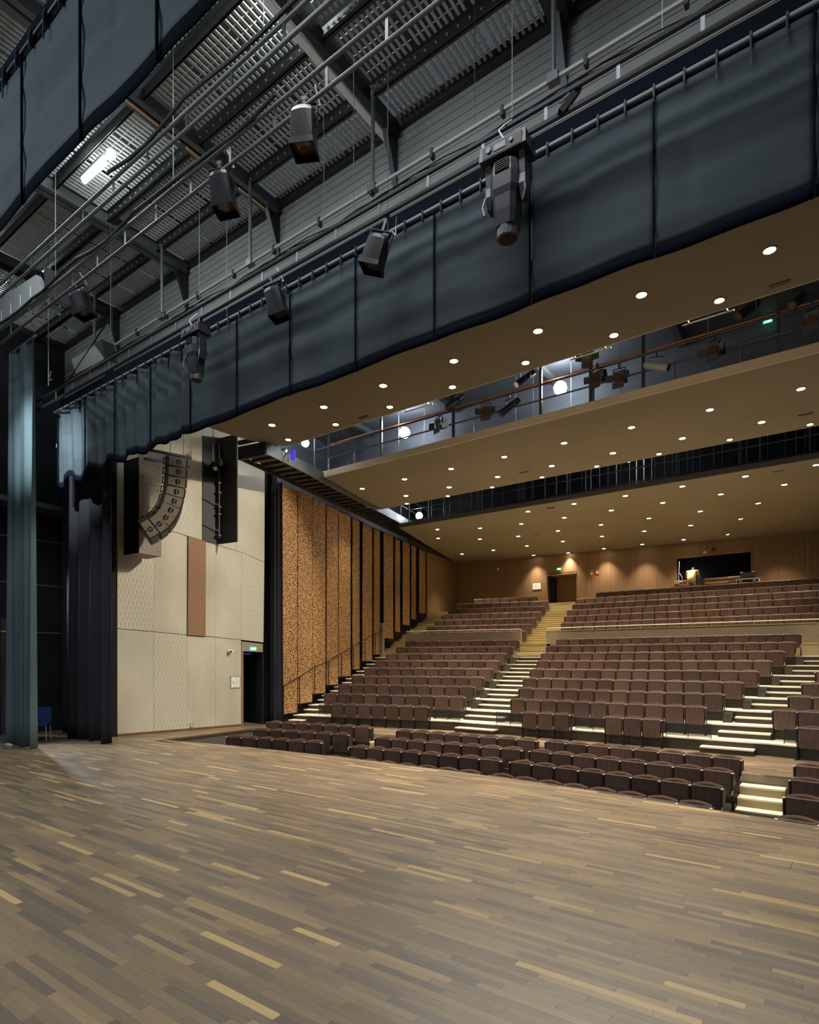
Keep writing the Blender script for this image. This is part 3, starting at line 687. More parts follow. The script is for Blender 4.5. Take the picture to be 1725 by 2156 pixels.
# ================================================================== SEATS
def seat_meshes():
    R = {}
    # folded seat (wooden underside toward the stage)
    m_ = MB(); n = 6
    pts = []
    for k, (z, ww, y0) in enumerate([(0.26, .205, .035), (0.28, .214, .012), (0.50, .221, 0.0), (0.725, .226, .004), (0.742, .222, .016)]):
        loop = [(-ww, y0, z), (ww, y0, z), (ww, y0 + .028, z), (-ww, y0 + .028, z)]
        pts.append(loop)
    m_.rings(pts); R['seat'] = m_.mesh('seat', 'seat_wood')
    # cushion edge behind it, arched top
    m_ = MB(); N = 7
    fr = [(-.210, .045, .30)] + [(-.210 + .42 * i / N, .045, .738 + .012 * math.sin(math.pi * i / N)) for i in range(N + 1)] + [(.210, .045, .30)]
    bk = [(x, .075, z - .01) for x, _, z in fr]; n_ = len(fr)
    m_.poly(fr + bk, [tuple(reversed(range(n_))), tuple(range(n_, 2 * n_))] + [(i, (i + 1) % n_, n_ + (i + 1) % n_, n_ + i) for i in range(n_)])
    R['cushion'] = m_.mesh('cushion', 'seat_fabric')
    # backrest: arched top, leaning back, slightly hollow
    m_ = MB(); N = 8; loops = []
    def bp(x, t, yo):   # t 0..1 height
        z = .30 + t * (.44 + .040 * math.cos(x / .235 * math.pi / 2)); y = .105 + t * .055 + yo + .03 * math.cos(x / .235 * math.pi / 2)
        return (x, y, z)
    xs_ = [-.235 + .47 * i / N for i in range(N + 1)]
    for t in (0, .5, .93, 1.0):
        o_ = .0 if t < 1 else .008
        loops.append([bp(x, t, o_) for x in xs_] + [bp(x, t, .035 - o_) for x in reversed(xs_)])
    m_.rings(loops); m_.m = [1 if min(m_.v[i][2] for i in f) > .71 and t_ >= 0 and max(m_.v[i][2] for i in f) > .70 else 0 for t_, f in enumerate(m_.f)]; R['backrest'] = m_.mesh('backrest', ['seat_wood', 'seat_rim'])
    m_ = MB()
    for s in (1,):
        m_.hexa([(-.262, .02, .16), (-.238, .02, .16), (-.238, .16, .16), (-.262, .16, .16)], [(-.262, -.01, .705), (-.238, -.01, .705), (-.238, .25, .69), (-.262, .25, .69)])
    R['armrest'] = m_.mesh('armrest', 'seat_frame')
    m_ = MB(); m_.box(-.270, -.230, -.015, .06, .705, .720); R['arm_cap'] = m_.mesh('arm_cap', 'cap_metal')
    m_ = MB(); m_.hexa([(-.262, .0, .30), (-.238, .0, .30), (-.238, .03, .30), (-.262, .03, .30)], [(-.257, .002, .39), (-.243, .002, .39), (-.243, .03, .39), (-.257, .03, .39)]); R['hinge_bracket'] = m_.mesh('hinge_bracket', 'cap_metal')
    m_ = MB(); m_.box(-.268, -.232, .03, .10, .0, .17); m_.box(-.275, -.225, -.05, .16, .0, .015); R['leg'] = m_.mesh('leg', 'leg_metal')
    return R
SM = seat_meshes()
def seat(loc, rz, label, group, first, last, sx=1.0):
    t = thing('theatre_seat', loc, label, 'seat', rz, group)
    if abs(sx - 1) > .01: t.scale = (sx, 1, 1)
    for nm in ('seat', 'cushion', 'backrest'): put(nm, SM[nm], t)
    for off in ([0, .5] if last else [0]):
        a = put('armrest', SM['armrest'], t); 
        c = put('arm_cap', SM['arm_cap'], a); h = put('hinge_bracket', SM['hinge_bracket'], a); l = put('leg', SM['leg'], t)
        if off: a.location = (off, 0, 0); l.location = (off, 0, 0)
    return t
def seat_row(P, Q, n, z, rowname, block, group, skip=(), rz=None):
    P, Q = Vector((P[0], P[1], z)), Vector((Q[0], Q[1], z)); d = (Q - P) / n
    ang = math.atan2(d.y, d.x) if rz is None else rz; sx = d.length / .5; idx = 0
    keep = [i for i in range(n) if i not in skip]
    for i in keep:
        seat(P + d * (i + .5), ang, f'folded brown wooden seat, {ordn(idx)} from left, {rowname} of {block}', group, i == keep[0], (i + 1) not in keep, sx); idx += 1
NSEAT = 0
# front pit blocks
ROWS = {'A': (-.77, 'third row back'), 'B': (-.635, 'second row back')}
front = [
 ('middle front block', 'third row from walkway', (-10.50, 11.78), (-6.22, 12.11), 8, -.77), ('middle front block', 'second row from walkway', (-10.44, 12.75), (-6.15, 13.05), 8, -.635), ('middle front block', 'row next to walkway', (-10.38, 13.66), (-6.19, 13.98), 8, -.515),
 ('right front block', 'third row from walkway', (-6.00, 12.13), (-1.68, 11.83), 8, -.77), ('right front block', 'second row from walkway', (-5.96, 13.08), (-1.64, 12.80), 8, -.635), ('right front block', 'row next to walkway', (-5.97, 14.05), (-1.61, 13.79), 8, -.515),
 ('left front block', 'third row from walkway', (-14.89, 11.16), (-11.66, 11.88), 6, -.77), ('left front block', 'second row from walkway', (-14.79, 12.10), (-11.47, 12.80), 6, -.635), ('left front block', 'row next to walkway', (-15.30, 13.06), (-11.48, 13.78), 7, -.515),
 ('far right front block', 'third row from walkway', (-0.74, 11.72), (1.45, 11.42), 4, -.77), ('far right front block', 'second row from walkway', (-0.71, 12.67), (1.45, 12.40), 4, -.635), ('far right front block', 'row next to walkway', (-0.69, 13.64), (1.45, 13.38), 4, -.515),
 ('middle front block', 'row nearest stage', (-10.56, 10.80), (-6.26, 11.14), 8, -.925), ('right front block', 'row nearest stage', (-6.03, 11.16), (-1.71, 10.86), 8, -.925), ('far right front block', 'row nearest stage', (-0.78, 10.74), (1.40, 10.44), 4, -.925)]
for blk, rn, P, Q, n, z in front:
    seat_row(P, Q, n, z, rn, blk, 'seats in the sunken rows in front of the stage'); NSEAT += n
    blockstep(P, Q, -.28, .69, z)
# lower raised tier
GT = 'seats in the lower raised tier'
for k in range(1, 10):
    y = rowY(k); z = .3 * (k - 1) + (.004 if k > 1 else 0); rn = f'row {k} up' if False else f'{ordn(k - 1)} row up'
    n = {1: 8, 2: 11, 3: 12, 4: 13, 5: 14, 6: 15, 7: 16, 8: 17, 9: 17}[k]
    seat_row((CLX[k], y), (CRX[k], y), n, z, rn, 'centre raised block', GT, skip=(3, 4) if k == 1 else ())
    nl = 10 if k > 1 else 7
    if k > 1:
        Pq = (LRX[k], y); seat_row((Pq[0] + DL[0] * 5.3, Pq[1] + DL[1] * 5.3), Pq, 10, z, rn, 'left raised block', GT)
    else:
        Pq = (-10.80, y); seat_row((Pq[0] + DL[0] * 3.62, Pq[1] + DL[1] * 3.62), Pq, 7, z, rn, 'left raised block', GT)
    if k < 6:
        m_ = {1: 3, 2: 4, 3: 3, 4: 2, 5: 2}[k]; P = (RLX[k], y); seat_row(P, (P[0] + DR[0] * .53 * m_, P[1] + DR[1] * .53 * m_), m_, z, rn, 'right raised block', GT)
# upper tier: beyond the first three hundred, joined
up = MB(); 
def addseat(c, ang, sx):
    ca, sa = math.cos(ang), math.sin(ang)
    for nm, mi in (('seat', 0), ('cushion', 1), ('backrest', 0), ('armrest', 3), ('arm_cap', 4)):
        me = SM[nm]; k = len(up.v)
        for v in me.vertices:
            x, y, z = v.co; x *= sx; up.v.append((c[0] + x * ca - y * sa, c[1] + x * sa + y * ca, c[2] + z))
        for p in me.polygons: up.f.append([i + k for i in p.vertices]); up.m.append(2 if nm == 'backrest' and p.material_index == 1 else mi)
def uprow(P, Q, n, z):
    dx, dy = (Q[0] - P[0]) / n, (Q[1] - P[1]) / n; a = math.atan2(dy, dx); sx = math.hypot(dx, dy) / .5
    for i in range(n): addseat((P[0] + dx * (i + .5), P[1] + dy * (i + .5), z), a, sx)
UL = {1: -10.11, 2: -10.35, 3: -10.59, 4: -10.70, 5: -10.92, 6: -10.19}
for k in range(1, 7):
    n = int(round((.6 - UL[k]) / .5)); uprow((UL[k], UY(k)), (UL[k] + n * .5, UY(k)), n, UZ(k))
LU = {0: -11.36, 1: -11.55, 2: -11.75, 3: -11.94, 4: -12.16, 5: -12.37, 6: -13.43}
for k in range(0, 7):
    n = 10 if k < 6 else 7; l = n * .519; uprow((LU[k] + DL[0] * l, UY(k) + DL[1] * l), (LU[k], UY(k)), n, UZ(k))
put('theatre_seats', up.mesh('theatre_seats', ['seat_wood', 'seat_fabric', 'seat_rim', 'seat_frame', 'cap_metal']), label='rows of folded brown wooden seats filling the upper tier behind the parapets', cat='seats', kind='stuff')

# ---- pit aisle stairs
def pit_stairs(x0, x1, y, lab, tops=(-.18, -.35, -.52)):
    t = thing('stair_flight', ((x0 + x1) / 2, y, -1.2), lab, 'stairs'); hw_ = (x1 - x0) / 2
    for i, z in enumerate(tops):
        b = MB(); y1_ = -i * .31; b.box(-hw_, hw_, y1_ - .31, y1_, 0, z + 1.2 - .03); b.build('riser', 'riser_beige', t)
        b = MB(); b.box(-hw_, hw_, y1_ - .33, y1_, z + 1.2 - .03, z + 1.2); b.build('tread', 'tread', t)
pit_stairs(-1.55, -.80, 13.40, 'cream steps between the right and far right front seat blocks')
pit_stairs(-11.36, -10.60, 13.95, 'cream steps between the left and middle front seat blocks')

# ---- front guard rails with dark glass where the first row has gaps
def guard(P, Q, z, lab, h=.36):
    t = thing('guard_rail', (P[0], P[1], z), lab, 'railing'); dx, dy = Q[0] - P[0], Q[1] - P[1]
    b = MB(); b.beam((0, 0, h), (dx, dy, h), .012, .010); b.build('top_rail', 'steel_mid', t)
    b = MB(); b.beam((0, 0, h / 2 + .01), (dx, dy, h / 2 + .01), .004, h / 2 - .02); b.build('glass_pane', 'glass_rail', t)
    for f in (0, .5, 1):
        b = MB(); b.tube((dx * f, dy * f, 0), (dx * f, dy * f, h), .010, 5); b.build('post', 'steel_dark', t)
yk = rowY(2) - .66
guard((-6.0, yk + .03), (-5.0, yk + .03), .3, 'low dark glass guard between the two seat groups of the first centre row')
guard((-3.6, yk + .03), (-2.55, yk + .03), .3, 'low dark glass guard right of the first centre row seats')
guard((-10.75, yk + .03), (-9.80, yk + .03), .3, 'low dark glass guard between left raised block and centre aisle')
guard((-8.5, yk + .03), (-7.55, yk + .03), .3, 'low dark glass guard just right of the centre aisle')
guard((-1.02, yk + .10), (-0.1, yk - .10), .3, 'low dark glass guard beside the right aisle steps')
guard((-15.10, yk - .95), (-14.45, yk - .80), .3, 'low dark glass guard at the left end of the first row')
# small end boxes beside each row end (aisle side plinths)
for k in range(3, 9):
    for (x, side, lab) in ((LRX[k] + .02, 1, 'left of the centre aisle'), (CRX[k] + .02, 1, 'left of the right aisle')):
        t = put('row_end_plinth', None); bb = MB(); bb.box(x, x + .19, rowY(k) - .25, rowY(k) + .20, .3 * (k - 1), .3 * (k - 1) + .25)
        bpy.data.objects.remove(t); o = bb.build('row_end_plinth', 'plinth', raised)

# ---- aisle handrail along the perforated wall
t = thing('stair_handrail', (0, 0, 0), 'thin dark stair handrail rising along the perforated copper wall', 'handrail')
tops = [(593, 1444), (627, 1425), (659, 1404), (688, 1392), (716, 1375), (741, 1361), (765, 1346), (787, 1335), (803, 1327)]
for i, ((u0, v0), (u1, v1)) in enumerate(zip(tops, tops[1:])):
    p, q = wy(u0, v0), wy(u1, v1); p.x += .10; q.x += .10
    b = MB(); b.tube(p, q, .018, 6); b.build('rail', 'leg_metal', t)
    zb = .15 + i * .3
    b = MB(); b.tube((p.x, p.y, max(p.z - 1.05, 0)), p, .016, 6); b.build('post', 'leg_metal', t)
b = MB(); q = wy(803, 1327); b.box(q.x - .05, q.x + .15, q.y - .05, q.y + .05, 1.9, q.z + .35); b.build('end_pier', 'parapet', t)
# ================================================================== CLOTHS
def cloth(name, x0, y0, x1, y1, z0f, z1f, disp, m_, parent=None, nx=60, nz=14, th=.012):
    v = []; f = []; dx, dy = x1 - x0, y1 - y0; l = math.hypot(dx, dy); nxv, nyv = dy / l, -dx / l
    for side in (0, 1):
        for i in range(nx + 1):
            s = i / nx
            for j in range(nz + 1):
                t = j / nz; z0 = z0f(s) if callable(z0f) else z0f; z1 = z1f(s) if callable(z1f) else z1f
                d = disp(s * l, t) - side * th
                v.append((x0 + dx * s + nxv * d, y0 + dy * s + nyv * d, z0 + (z1 - z0) * t))
    K = (nx + 1) * (nz + 1)
    for i in range(nx):
        for j in range(nz):
            a, b_, c, d = i * (nz + 1) + j, (i + 1) * (nz + 1) + j, (i + 1) * (nz + 1) + j + 1, i * (nz + 1) + j + 1
            f.append((a, b_, c, d)); f.append((K + d, K + c, K + b_, K + a))
    for i in range(nx):
        a, b_ = i * (nz + 1), (i + 1) * (nz + 1); f.append((b_, a, K + a, K + b_)); a += nz; b_ += nz; f.append((a, b_, K + b_, K + a))
    for j in range(nz):
        a = j; f.append((a, a + 1, K + a + 1, K + a)); a = nx * (nz + 1) + j; f.append((a + 1, a, K + a, K + a + 1))
    me = bpy.data.meshes.new(name); me.from_pydata(v, [], f); me.materials.append(M[m_]); me.polygons.foreach_set('use_smooth', [True] * len(f)); me.update()
    return put(name, me, parent)
def valance(Y, seams, hem_z, top_z, lab, gather, phase, tag='valance'):
    t = thing(tag, (0, 0, 0), lab, 'stage drape')
    def hz(x): return hem_z + .015 * math.sin(x * 2.1 + phase) + .006 * math.sin(x * 5.3) + max(0, -10.5 - x) * .02 * math.sin(x * 6)
    for i, (a, c) in enumerate(zip(seams, seams[1:])):
        G = gather((a + c) / 2)
        ph = random.random() * 6; fr = random.uniform(11, 15)
        def dsp(s, tt, a=a, G=G, ph=ph, fr=fr, L=c - a):
            x = a + s; q = s / L
            base = .011 * math.sin(tt * 15 + x * .55 + .5 * math.sin(x * 1.3)) * (1 - G * .7) + .006 * math.sin(tt * 27 + x * 1.1)* (1 - G)
            drape = G * (.068 * math.sin(x * fr + ph + 1.6 * tt * math.sin(ph)) + .02 * math.sin(x * fr * 2.3 + 2 * tt)) * (.35 + .65 * math.sin(min(1, tt * .9 + .25) * math.pi / 2))
            sw = .008 * math.sin(x * 3.2 + tt * 2.5 + ph) * (1 - G)
            dimple = -.022 * math.exp(-((q - .35 - .12 * math.sin(ph)) ** 2) / .004 - ((tt - .5) ** 2) / .12)
            edge = -.008 * (math.exp(-(s / .03) ** 2) + math.exp(-((L - s) / .03) ** 2))
            return base + (drape + sw) * min(1, 6 * q, 6 * (1 - q)) + dimple + edge
        nx = 26 if G < .2 else 48
        cloth('cloth_panel', a + .004, Y, c - .004, Y, lambda s, a=a, c=c: hz(a + (c - a) * s) + .13, top_z - .10, dsp, 'cloth', t, nx, 22)
        cloth('hem_band', a + .004, Y, c - .004, Y, lambda s, a=a, c=c: hz(a + (c - a) * s), lambda s, a=a, c=c: hz(a + (c - a) * s) + .135, lambda s, tt, d=dsp: d(s, 0) , 'cloth_hem', t, nx, 2)
        b = MB(); b.box(a - .010, a + .010, Y - .03, Y - .01, hem_z - .02, top_z - .1); b.build('seam_webbing', 'cloth_hem', t)
    b = MB(); b.box(seams[0], seams[-1], Y + .05, Y + .06, top_z - .3, top_z + .27); b.build('top_lining', 'cloth_hem', t)
    b = MB(); b.tube((seams[0] - .25, Y, top_z), (seams[-1] + .2, Y, top_z), .024 if Y > 5 else .016, 8); b.build('pipe', 'steel_light' if Y > 5 else 'steel_dark', t)
    n = int((seams[-1] - seams[0]) / .33)
    for i in range(n + 1):
        x = seams[0] + .03 + i * (seams[-1] - seams[0] - .06) / n
        b = MB(); b.box(x - .012, x + .012, Y - .035, Y + .035, top_z - .12, top_z + .035)
        l = random.uniform(.12, .34); b.hexa([(x - .006, Y - .045, top_z - l), (x + .01, Y - .045, top_z - l), (x + .01, Y - .035, top_z - l), (x - .006, Y - .035, top_z - l)],
                                             [(x - .012, Y - .045, top_z), (x + .006, Y - .045, top_z), (x + .006, Y - .035, top_z), (x - .012, Y - .035, top_z)])
        b.build('tie', 'black', t)
    return t
seams1 = [atY(u, 1000, 7.4).x for u in (123, 180, 243, 318, 402, 500, 612, 750, 916, 1118, 1378, 1716)] + [1.2, 2.6]
seams1.sort()
valance(7.4, seams1, 7.04, 9.04, 'long dark blue grey stage valance hanging above the stage edge', lambda x: max(0, min(1, (-10.4 - x) / 1.6)), 0.4)
seams2 = [-12.6, -11.0, -9.62, -8.2, -6.8, -5.55, -4.2, -2.9, -1.5, 0, 1.6]
seams2 = [atY(u, 100, 2.63).x for u in (-420, -180, -70, 50, 173, 335, 560, 900)] + [1.3]
valance(2.63, seams2, 7.02, 8.62, 'large dark grey valance close overhead at the upper left', lambda x: 0, 2.1)

def leg(x0, x1, Y, z1, m_, lab, amp, fr, seed, nx=90, pipe=True, y1=None):
    rr = random.Random(seed); ph = [rr.random() * 6 for _ in range(4)]
    t = thing('leg_curtain', ((x0 + x1) / 2, Y, 0), lab, 'curtain')
    y1 = Y if y1 is None else y1
    def dsp(s, tt):
        k = .55 + .45 * (1 - tt)
        return k * (amp * math.sin(s * fr + ph[0] + .6 * math.sin(s * 2 + ph[1])) + amp * .45 * math.sin(s * fr * 2.1 + ph[2] + tt * .8))
    o = cloth('drape', x0 - (x0 + x1) / 2, 0, x1 - (x0 + x1) / 2, y1 - Y, lambda s: .015 + .02 * math.sin(s * 20), z1, dsp, m_, t, nx, 16)
    if pipe:
        b = MB(); b.tube((x0 - (x0 + x1) / 2 - .1, 0, z1 + .04), (x1 - (x0 + x1) / 2 + .1, y1 - Y, z1 + .04), .024, 8); b.build('pipe', 'steel_light', t)
        for i in range(9):
            x = x0 - (x0 + x1) / 2 + (x1 - x0) * (i + .5) / 9; b = MB(); b.box(x - .012, x + .012, -.035, .035, z1 - .06, z1 + .075); b.build('tie', 'black', t)
    return t
leg(-17.90, -16.50, 6.55, 10.42, 'leg_cloth', 'tall pale blue grey curtain leg at the far left', .11, 8.5, 3)
leg(-18.35, -15.72, 8.12, 9.3, 'cloth_dark', 'dark purple black curtain leg beside the concrete wall', .11, 9.5, 5, 130)
leg(-16.72, -15.62, 14.25, 8.45, 'cloth_dark', 'narrow dark curtain between stage door and copper wall', .07, 13, 8, 60, pipe=False, y1=14.0)
leg(-19.6, -18.6, 8.6, 9.0, 'cloth_dark', 'black curtain in the wing behind the left curtain leg', .08, 9, 11, 60, pipe=False)

# ================================================================== RIGGING
def ladder_truss(Y, z0, z1, x0, x1, lab, step=.9, n0=0.2, r=.026, mm='steel_mid'):
    t = thing('ladder_truss', (x0, Y, z0), lab, 'truss')
    b = MB(); b.tube((0, 0, 0), (x1 - x0, 0, 0), r, 8); b.build('bottom_chord', mm, t)
    b = MB(); b.tube((0, 0, z1 - z0), (x1 - x0, 0, z1 - z0), r, 8); b.build('top_chord', mm, t)
    x = n0
    sp = None
    while x < x1 - x0:
        b = MB(); b.box(x - .022, x + .022, -.006, .006, .01, z1 - z0 - .01)
        put('rung', b.mesh('rung', 'steel_mid'), t); x += step
    return t
ladder_truss(6.90, CH + .5645 * 1.7036 * 6.9, CH + .583 * 1.7036 * 6.9 + .02, -17.2, 2.5, 'ladder truss directly above the long stage valance', .88, r=.034, mm='steel_dark')
ladder_truss(4.65, CH + .896 * 1.7036 * 4.65, CH + .926 * 1.7036 * 4.65, -19.6, 2.5, 'ladder truss nearest the upper left valance', .95)
ladder_truss(5.35, CH + .780 * 1.7036 * 5.35, CH + .815 * 1.7036 * 5.35, -19.6, 2.5, 'middle ladder truss carrying three black stage lamps', .95)
t = thing('rigging_pipe', (-16.3, 8.0, 10.5), 'long pale pipe carried by hangers in front of the ribbed wall', 'pipe')
b = MB(); b.tube((0, 0, 0), (18.8, 0, 0), .033, 8); b.build('pipe', 'steel_light', t)
for (u, vb, vt) in ((199, 750, 640), (341, 672, 545), (527, 556, 440), (785, 400, 205), (1166, 165, -80)):
    p = atY(u, vb, 8.0); b = MB(); x = p.x + 16.3; b.tube((x, 0, 0), (x, 0, 12.2 - 10.5), .036, 7); b.box(x - .08, x + .08, -.06, .06, -.06, .07); b.build('hanger', 'steel_mid', t)
for i in range(14):
    x = .8 + i * 1.27; b = MB(); b.box(x - .025, x + .025, -.045, .045, -.10, .05); b.build('pipe_clamp', 'black', t)
t = thing('cable_bundle', (-16, 6.98, 9.20), 'dark cable bundle lying along the truss over the valance', 'cables')
b = MB()
for j in range(4):
    pts = [(i * .55, .02 * j, -.0 + .05 * math.sin(i * 1.3 + j) + .012 * j + .05) for i in range(34)]
    b.path(pts, .011, 4)
b.build('cable', 'black', t, kind='stuff')
for (Y, zz, x0, lab) in ((5.30, 9.72, -17.5, 'sagging black cable loom along the middle ladder truss'), (4.6, 9.66, -9, 'black cable along the ladder truss nearest the valance')):
    t = thing('cable_loom', (x0, Y, zz), lab, 'cable'); b = MB(); pts = [(i * .5, .03 * math.sin(i), -.07 * abs(math.sin(i * .8)) + .03) for i in range(24)]; b.path(pts, .028, 6); b.build('loom', 'black', t)
# suspension wires
for wi, (u, Y, zb, zt) in enumerate(sorted(((555, 4.65, 9.5, 12.45), (682, 7.1, 9.4, 12.45), (1079, 7.1, 9.3, 12.45), (420, 7.1, 9.3, 12.45), (745, 7.1, 9.3, 12.45), (817, 7.4, 9.1, 12.45), (478, 7.4, 9.1, 12.45), (365, 5.35, 9.7, 12.45), (117, 5.35, 9.4, 12.45), (233, 6.9, 9.6, 12.45), (1395, 7.1, 9.3, 12.45), (1000, 8.0, 10.6, 12.45), (236, 8.0, 10.4, 12.45), (102, 6.55, 9.0, 12.45)))):
    p = atY(u, 500, Y); b = MB(); b.tube((0, 0, 0), (0, 0, zt - zb), .0055 if u != 102 else .014, 5); b.build('suspension_wire', 'steel_mid', None, (p.x, Y, zb), label=f'thin steel suspension wire under the grid, {ordn(wi)} from the left', cat='wire', group='suspension wires')

# ---- stage lamps
def hookclamp(b, z=0, h=.12): b.box(-.018, .018, -.018, .018, z, z + h); b.box(-.035, .035, -.02, .02, z + h - .03, z + h + .02)
TZ = {5.35: CH + .780 * 1.7036 * 5.35, 6.9: CH + .5645 * 1.7036 * 6.9}
def profile_lamp(u, v, Y, D_len, lab, tilt=(0, 0), sz=1.0, zr=0, group=None):
    p = atY(u, v, Y); t = thing('stage_lamp', p, lab, 'stage lamp', group=group); t.rotation_euler = (tilt[0], tilt[1], zr)
    w_, L = .155 * sz, D_len
    # rounded-back housing
    def ring(z, r, sq):
        o = []
        for i in range(16):
            a = 2 * math.pi * i / 16; c, s = math.cos(a), math.sin(a); m_ = max(abs(c), abs(s)); k = (1 - sq) + sq / m_
            o.append((c * r * k, s * r * k, z))
        return o
    b = MB(); b.rings([ring(-.06, w_ * .55, .2), ring(-.10, w_ * .9, .4), ring(-.16, w_, .5), ring(-L, w_, .65)]); b.build('housing', 'lamp_black', t)
    b = MB(); b.rings([ring(-L, w_ * 1.02, .95), ring(-L - .08, w_ * 1.05, 1), ring(-L - .08, w_ * .97, 1), ring(-L + .0, w_ * .9, 1)], close=False); b.build('front_frame', 'lamp_black', t)
    b = MB(); b.rings([ring(-L + .012, w_ * .85, 0), ring(-L - .015, w_ * .80, 0), ring(-L - .035, w_ * .35, 0)]); b.build('lens', 'lens_warm', t)
    b = MB()
    for s in (-1, 1): b.beam((s * w_ * 1.12, 0, .02), (s * w_ * 1.12, 0, -L * .55), .006, .02)
    b.beam((-w_ * 1.12, 0, .02), (w_ * 1.12, 0, .02), .02, .006); b.build('yoke', 'lamp_grey', t)
    b = MB(); hookclamp(b, .02, max(.08, TZ[round(Y, 2)] - p.z - .03)); b.build('hook_clamp', 'steel_mid', t)
    b = MB(); b.path([(0, .05, -.05), (.12, .06, .08), (.2, .04, .02), (.14, 0, .26)], .008, 5); b.build('power_cable', 'cable_white', t)
    return t
def lampcall(u, vt, vb, Y, lab, tilt, zr):
    p, q = atY(u, vt, Y), atY(u, vb, Y); L = (p.z - q.z) * .78; profile_lamp(u, vt + 6, Y, L, lab, tilt, 1.0, zr)
lampcall(641, 218, 326, 5.35, 'black square-nosed stage lamp, rightmost on the middle ladder truss', (0, 0), .5)
lampcall(464, 352, 448, 5.35, 'black stage lamp with glossy side, middle one on the middle truss', (.05, -.12), .5)
lampcall(163, 602, 665, 5.35, 'black stage lamp, leftmost on the middle ladder truss', (.1, -.25), .4)
lampcall(805, 484, 570, 6.90, 'black stage lamp tilted left beside the large moving head', (0, .33), .4)
lampcall(574, 594, 672, 6.90, 'black stage lamp on the valance truss between the moving heads', (.05, -.22), .4)
def moving_head(u, vt, vb, Y, lab, rz):
    p, q = atY(u, vt, Y), atY(u, vb, Y); H = p.z - q.z; t = thing('moving_head_lamp', p, lab, 'stage lamp', rz); k = H / 1.2
    b = MB(); b.hexa([(-.30 * k, -.17 * k, -.22 * k), (.30 * k, -.17 * k, -.22 * k), (.30 * k, .17 * k, -.22 * k), (-.30 * k, .17 * k, -.22 * k)], [(-.29 * k, -.15 * k, -.04 * k), (.29 * k, -.15 * k, -.04 * k), (.29 * k, .15 * k, -.04 * k), (-.29 * k, .15 * k, -.04 * k)]); b.build('base', 'lamp_grey', t)
    b = MB(); b.box(-.25 * k, .25 * k, -.174 * k, -.16 * k, -.21 * k, -.07 * k)
    b.build('base_front', 'lamp_black', t)
    b = MB(); b.box(-.10 * k, .05 * k, -.180 * k, -.172 * k, -.17 * k, -.10 * k); b.tube((.12 * k, -.17 * k, -.13 * k), (.12 * k, -.188 * k, -.13 * k), .025 * k, 8); b.tube((-.17 * k, -.17 * k, -.13 * k), (-.17 * k, -.188 * k, -.13 * k), .035 * k, 10); b.build('display', 'steel_mid', t)
    for s in (-1, 1):
        b = MB(); X = s * .215 * k
        b.rings([[(X - .035 * k, -.09 * k, -.22 * k), (X + .035 * k, -.09 * k, -.22 * k), (X + .035 * k, .09 * k, -.22 * k), (X - .035 * k, .09 * k, -.22 * k)],
                 [(X - .035 * k, -.08 * k, -.5 * k), (X + .04 * k, -.08 * k, -.5 * k), (X + .04 * k, .08 * k, -.5 * k), (X - .035 * k, .08 * k, -.5 * k)],
                 [(X - .03 * k, -.10 * k, -.62 * k), (X + .05 * k, -.10 * k, -.62 * k), (X + .05 * k, .10 * k, -.62 * k), (X - .03 * k, .10 * k, -.62 * k)],
                 [(X - .025 * k, -.06 * k, -.76 * k), (X + .035 * k, -.06 * k, -.76 * k), (X + .035 * k, .06 * k, -.76 * k), (X - .025 * k, .06 * k, -.76 * k)]])
        a = b.build('yoke_arm', 'lamp_grey', t)
        b = MB(); b.path([(X + s * .04 * k, -.09 * k, -.62 * k), (X + s * .06 * k, -.12 * k, -.74 * k), (X + s * .03 * k, -.13 * k, -.86 * k)], .014 * k, 6); b.build('handle', 'steel_mid', a)
    def oct_(z, rx, ry, ch=.35):
        return [(-rx, -ry * (1 - ch), z), (-rx * (1 - ch), -ry, z), (rx * (1 - ch), -ry, z), (rx, -ry * (1 - ch), z), (rx, ry * (1 - ch), z), (rx * (1 - ch), ry, z), (-rx * (1 - ch), ry, z), (-rx, ry * (1 - ch), z)]
    b = MB(); b.rings([oct_(z * k, rx * k, ry * k) for z, rx, ry in ((-.27, .13, .12), (-.30, .165, .15), (-.45, .18, .17), (-.62, .175, .17), (-.70, .15, .15), (-.86, .14, .145), (-1.04, .125, .13))]); h = b.build('head', 'lamp_grey', t)
    b = MB(); b.box(-.09 * k, .09 * k, -.178 * k, -.16 * k, -.44 * k, -.31 * k)
    for i in range(5): b.box(-.085 * k, .085 * k, -.185 * k, -.178 * k, (-.43 + i * .026) * k, (-.42 + i * .026) * k)
    b.build('vent', 'lamp_black', h)
    b = MB(); b.tube((0, 0, -1.04 * k), (0, 0, -1.15 * k), .132 * k, 16, .128 * k); b.build('lens_ring', 'steel_mid', h)
    b = MB(); b.tube((0, 0, -1.15 * k), (0, 0, -1.158 * k), .112 * k, 16, .10 * k); b.build('lens', 'lens_warm', h)
    b = MB(); b.path([(0, -.1 * k, -.02 * k), (-.06 * k, -.12 * k, .10 * k), (-.02 * k, -.05 * k, .2 * k), (.06 * k, 0, .26 * k)], .010 * k, 5); b.build('power_cable', 'cable_white', t)
    b = MB()
    for s in (-.15, .15): b.box(s * k - .03, s * k + .03, -.03, .03, -.03 * k, max(.10 * k, TZ[6.9] - p.z + .01))
    b.build('hook_clamp', 'lamp_black', t)
moving_head(1069, 303, 512, 6.90, 'large grey moving head lamp hanging on the valance truss', .05)
moving_head(413, 688, 806, 6.90, 'dark moving head lamp hanging before the gathered end of the valance', .0)
t = thing('small_floodlight', atY(1200, 212, 6.9), 'small dark floodlight lying on the truss top right', 'stage lamp', .6)
b = MB(); b.cbox((0, 0, 0), (.11, 0, .15), (0, .04, 0), (-.03, 0, .022)); b.build('housing', 'lamp_black', t)
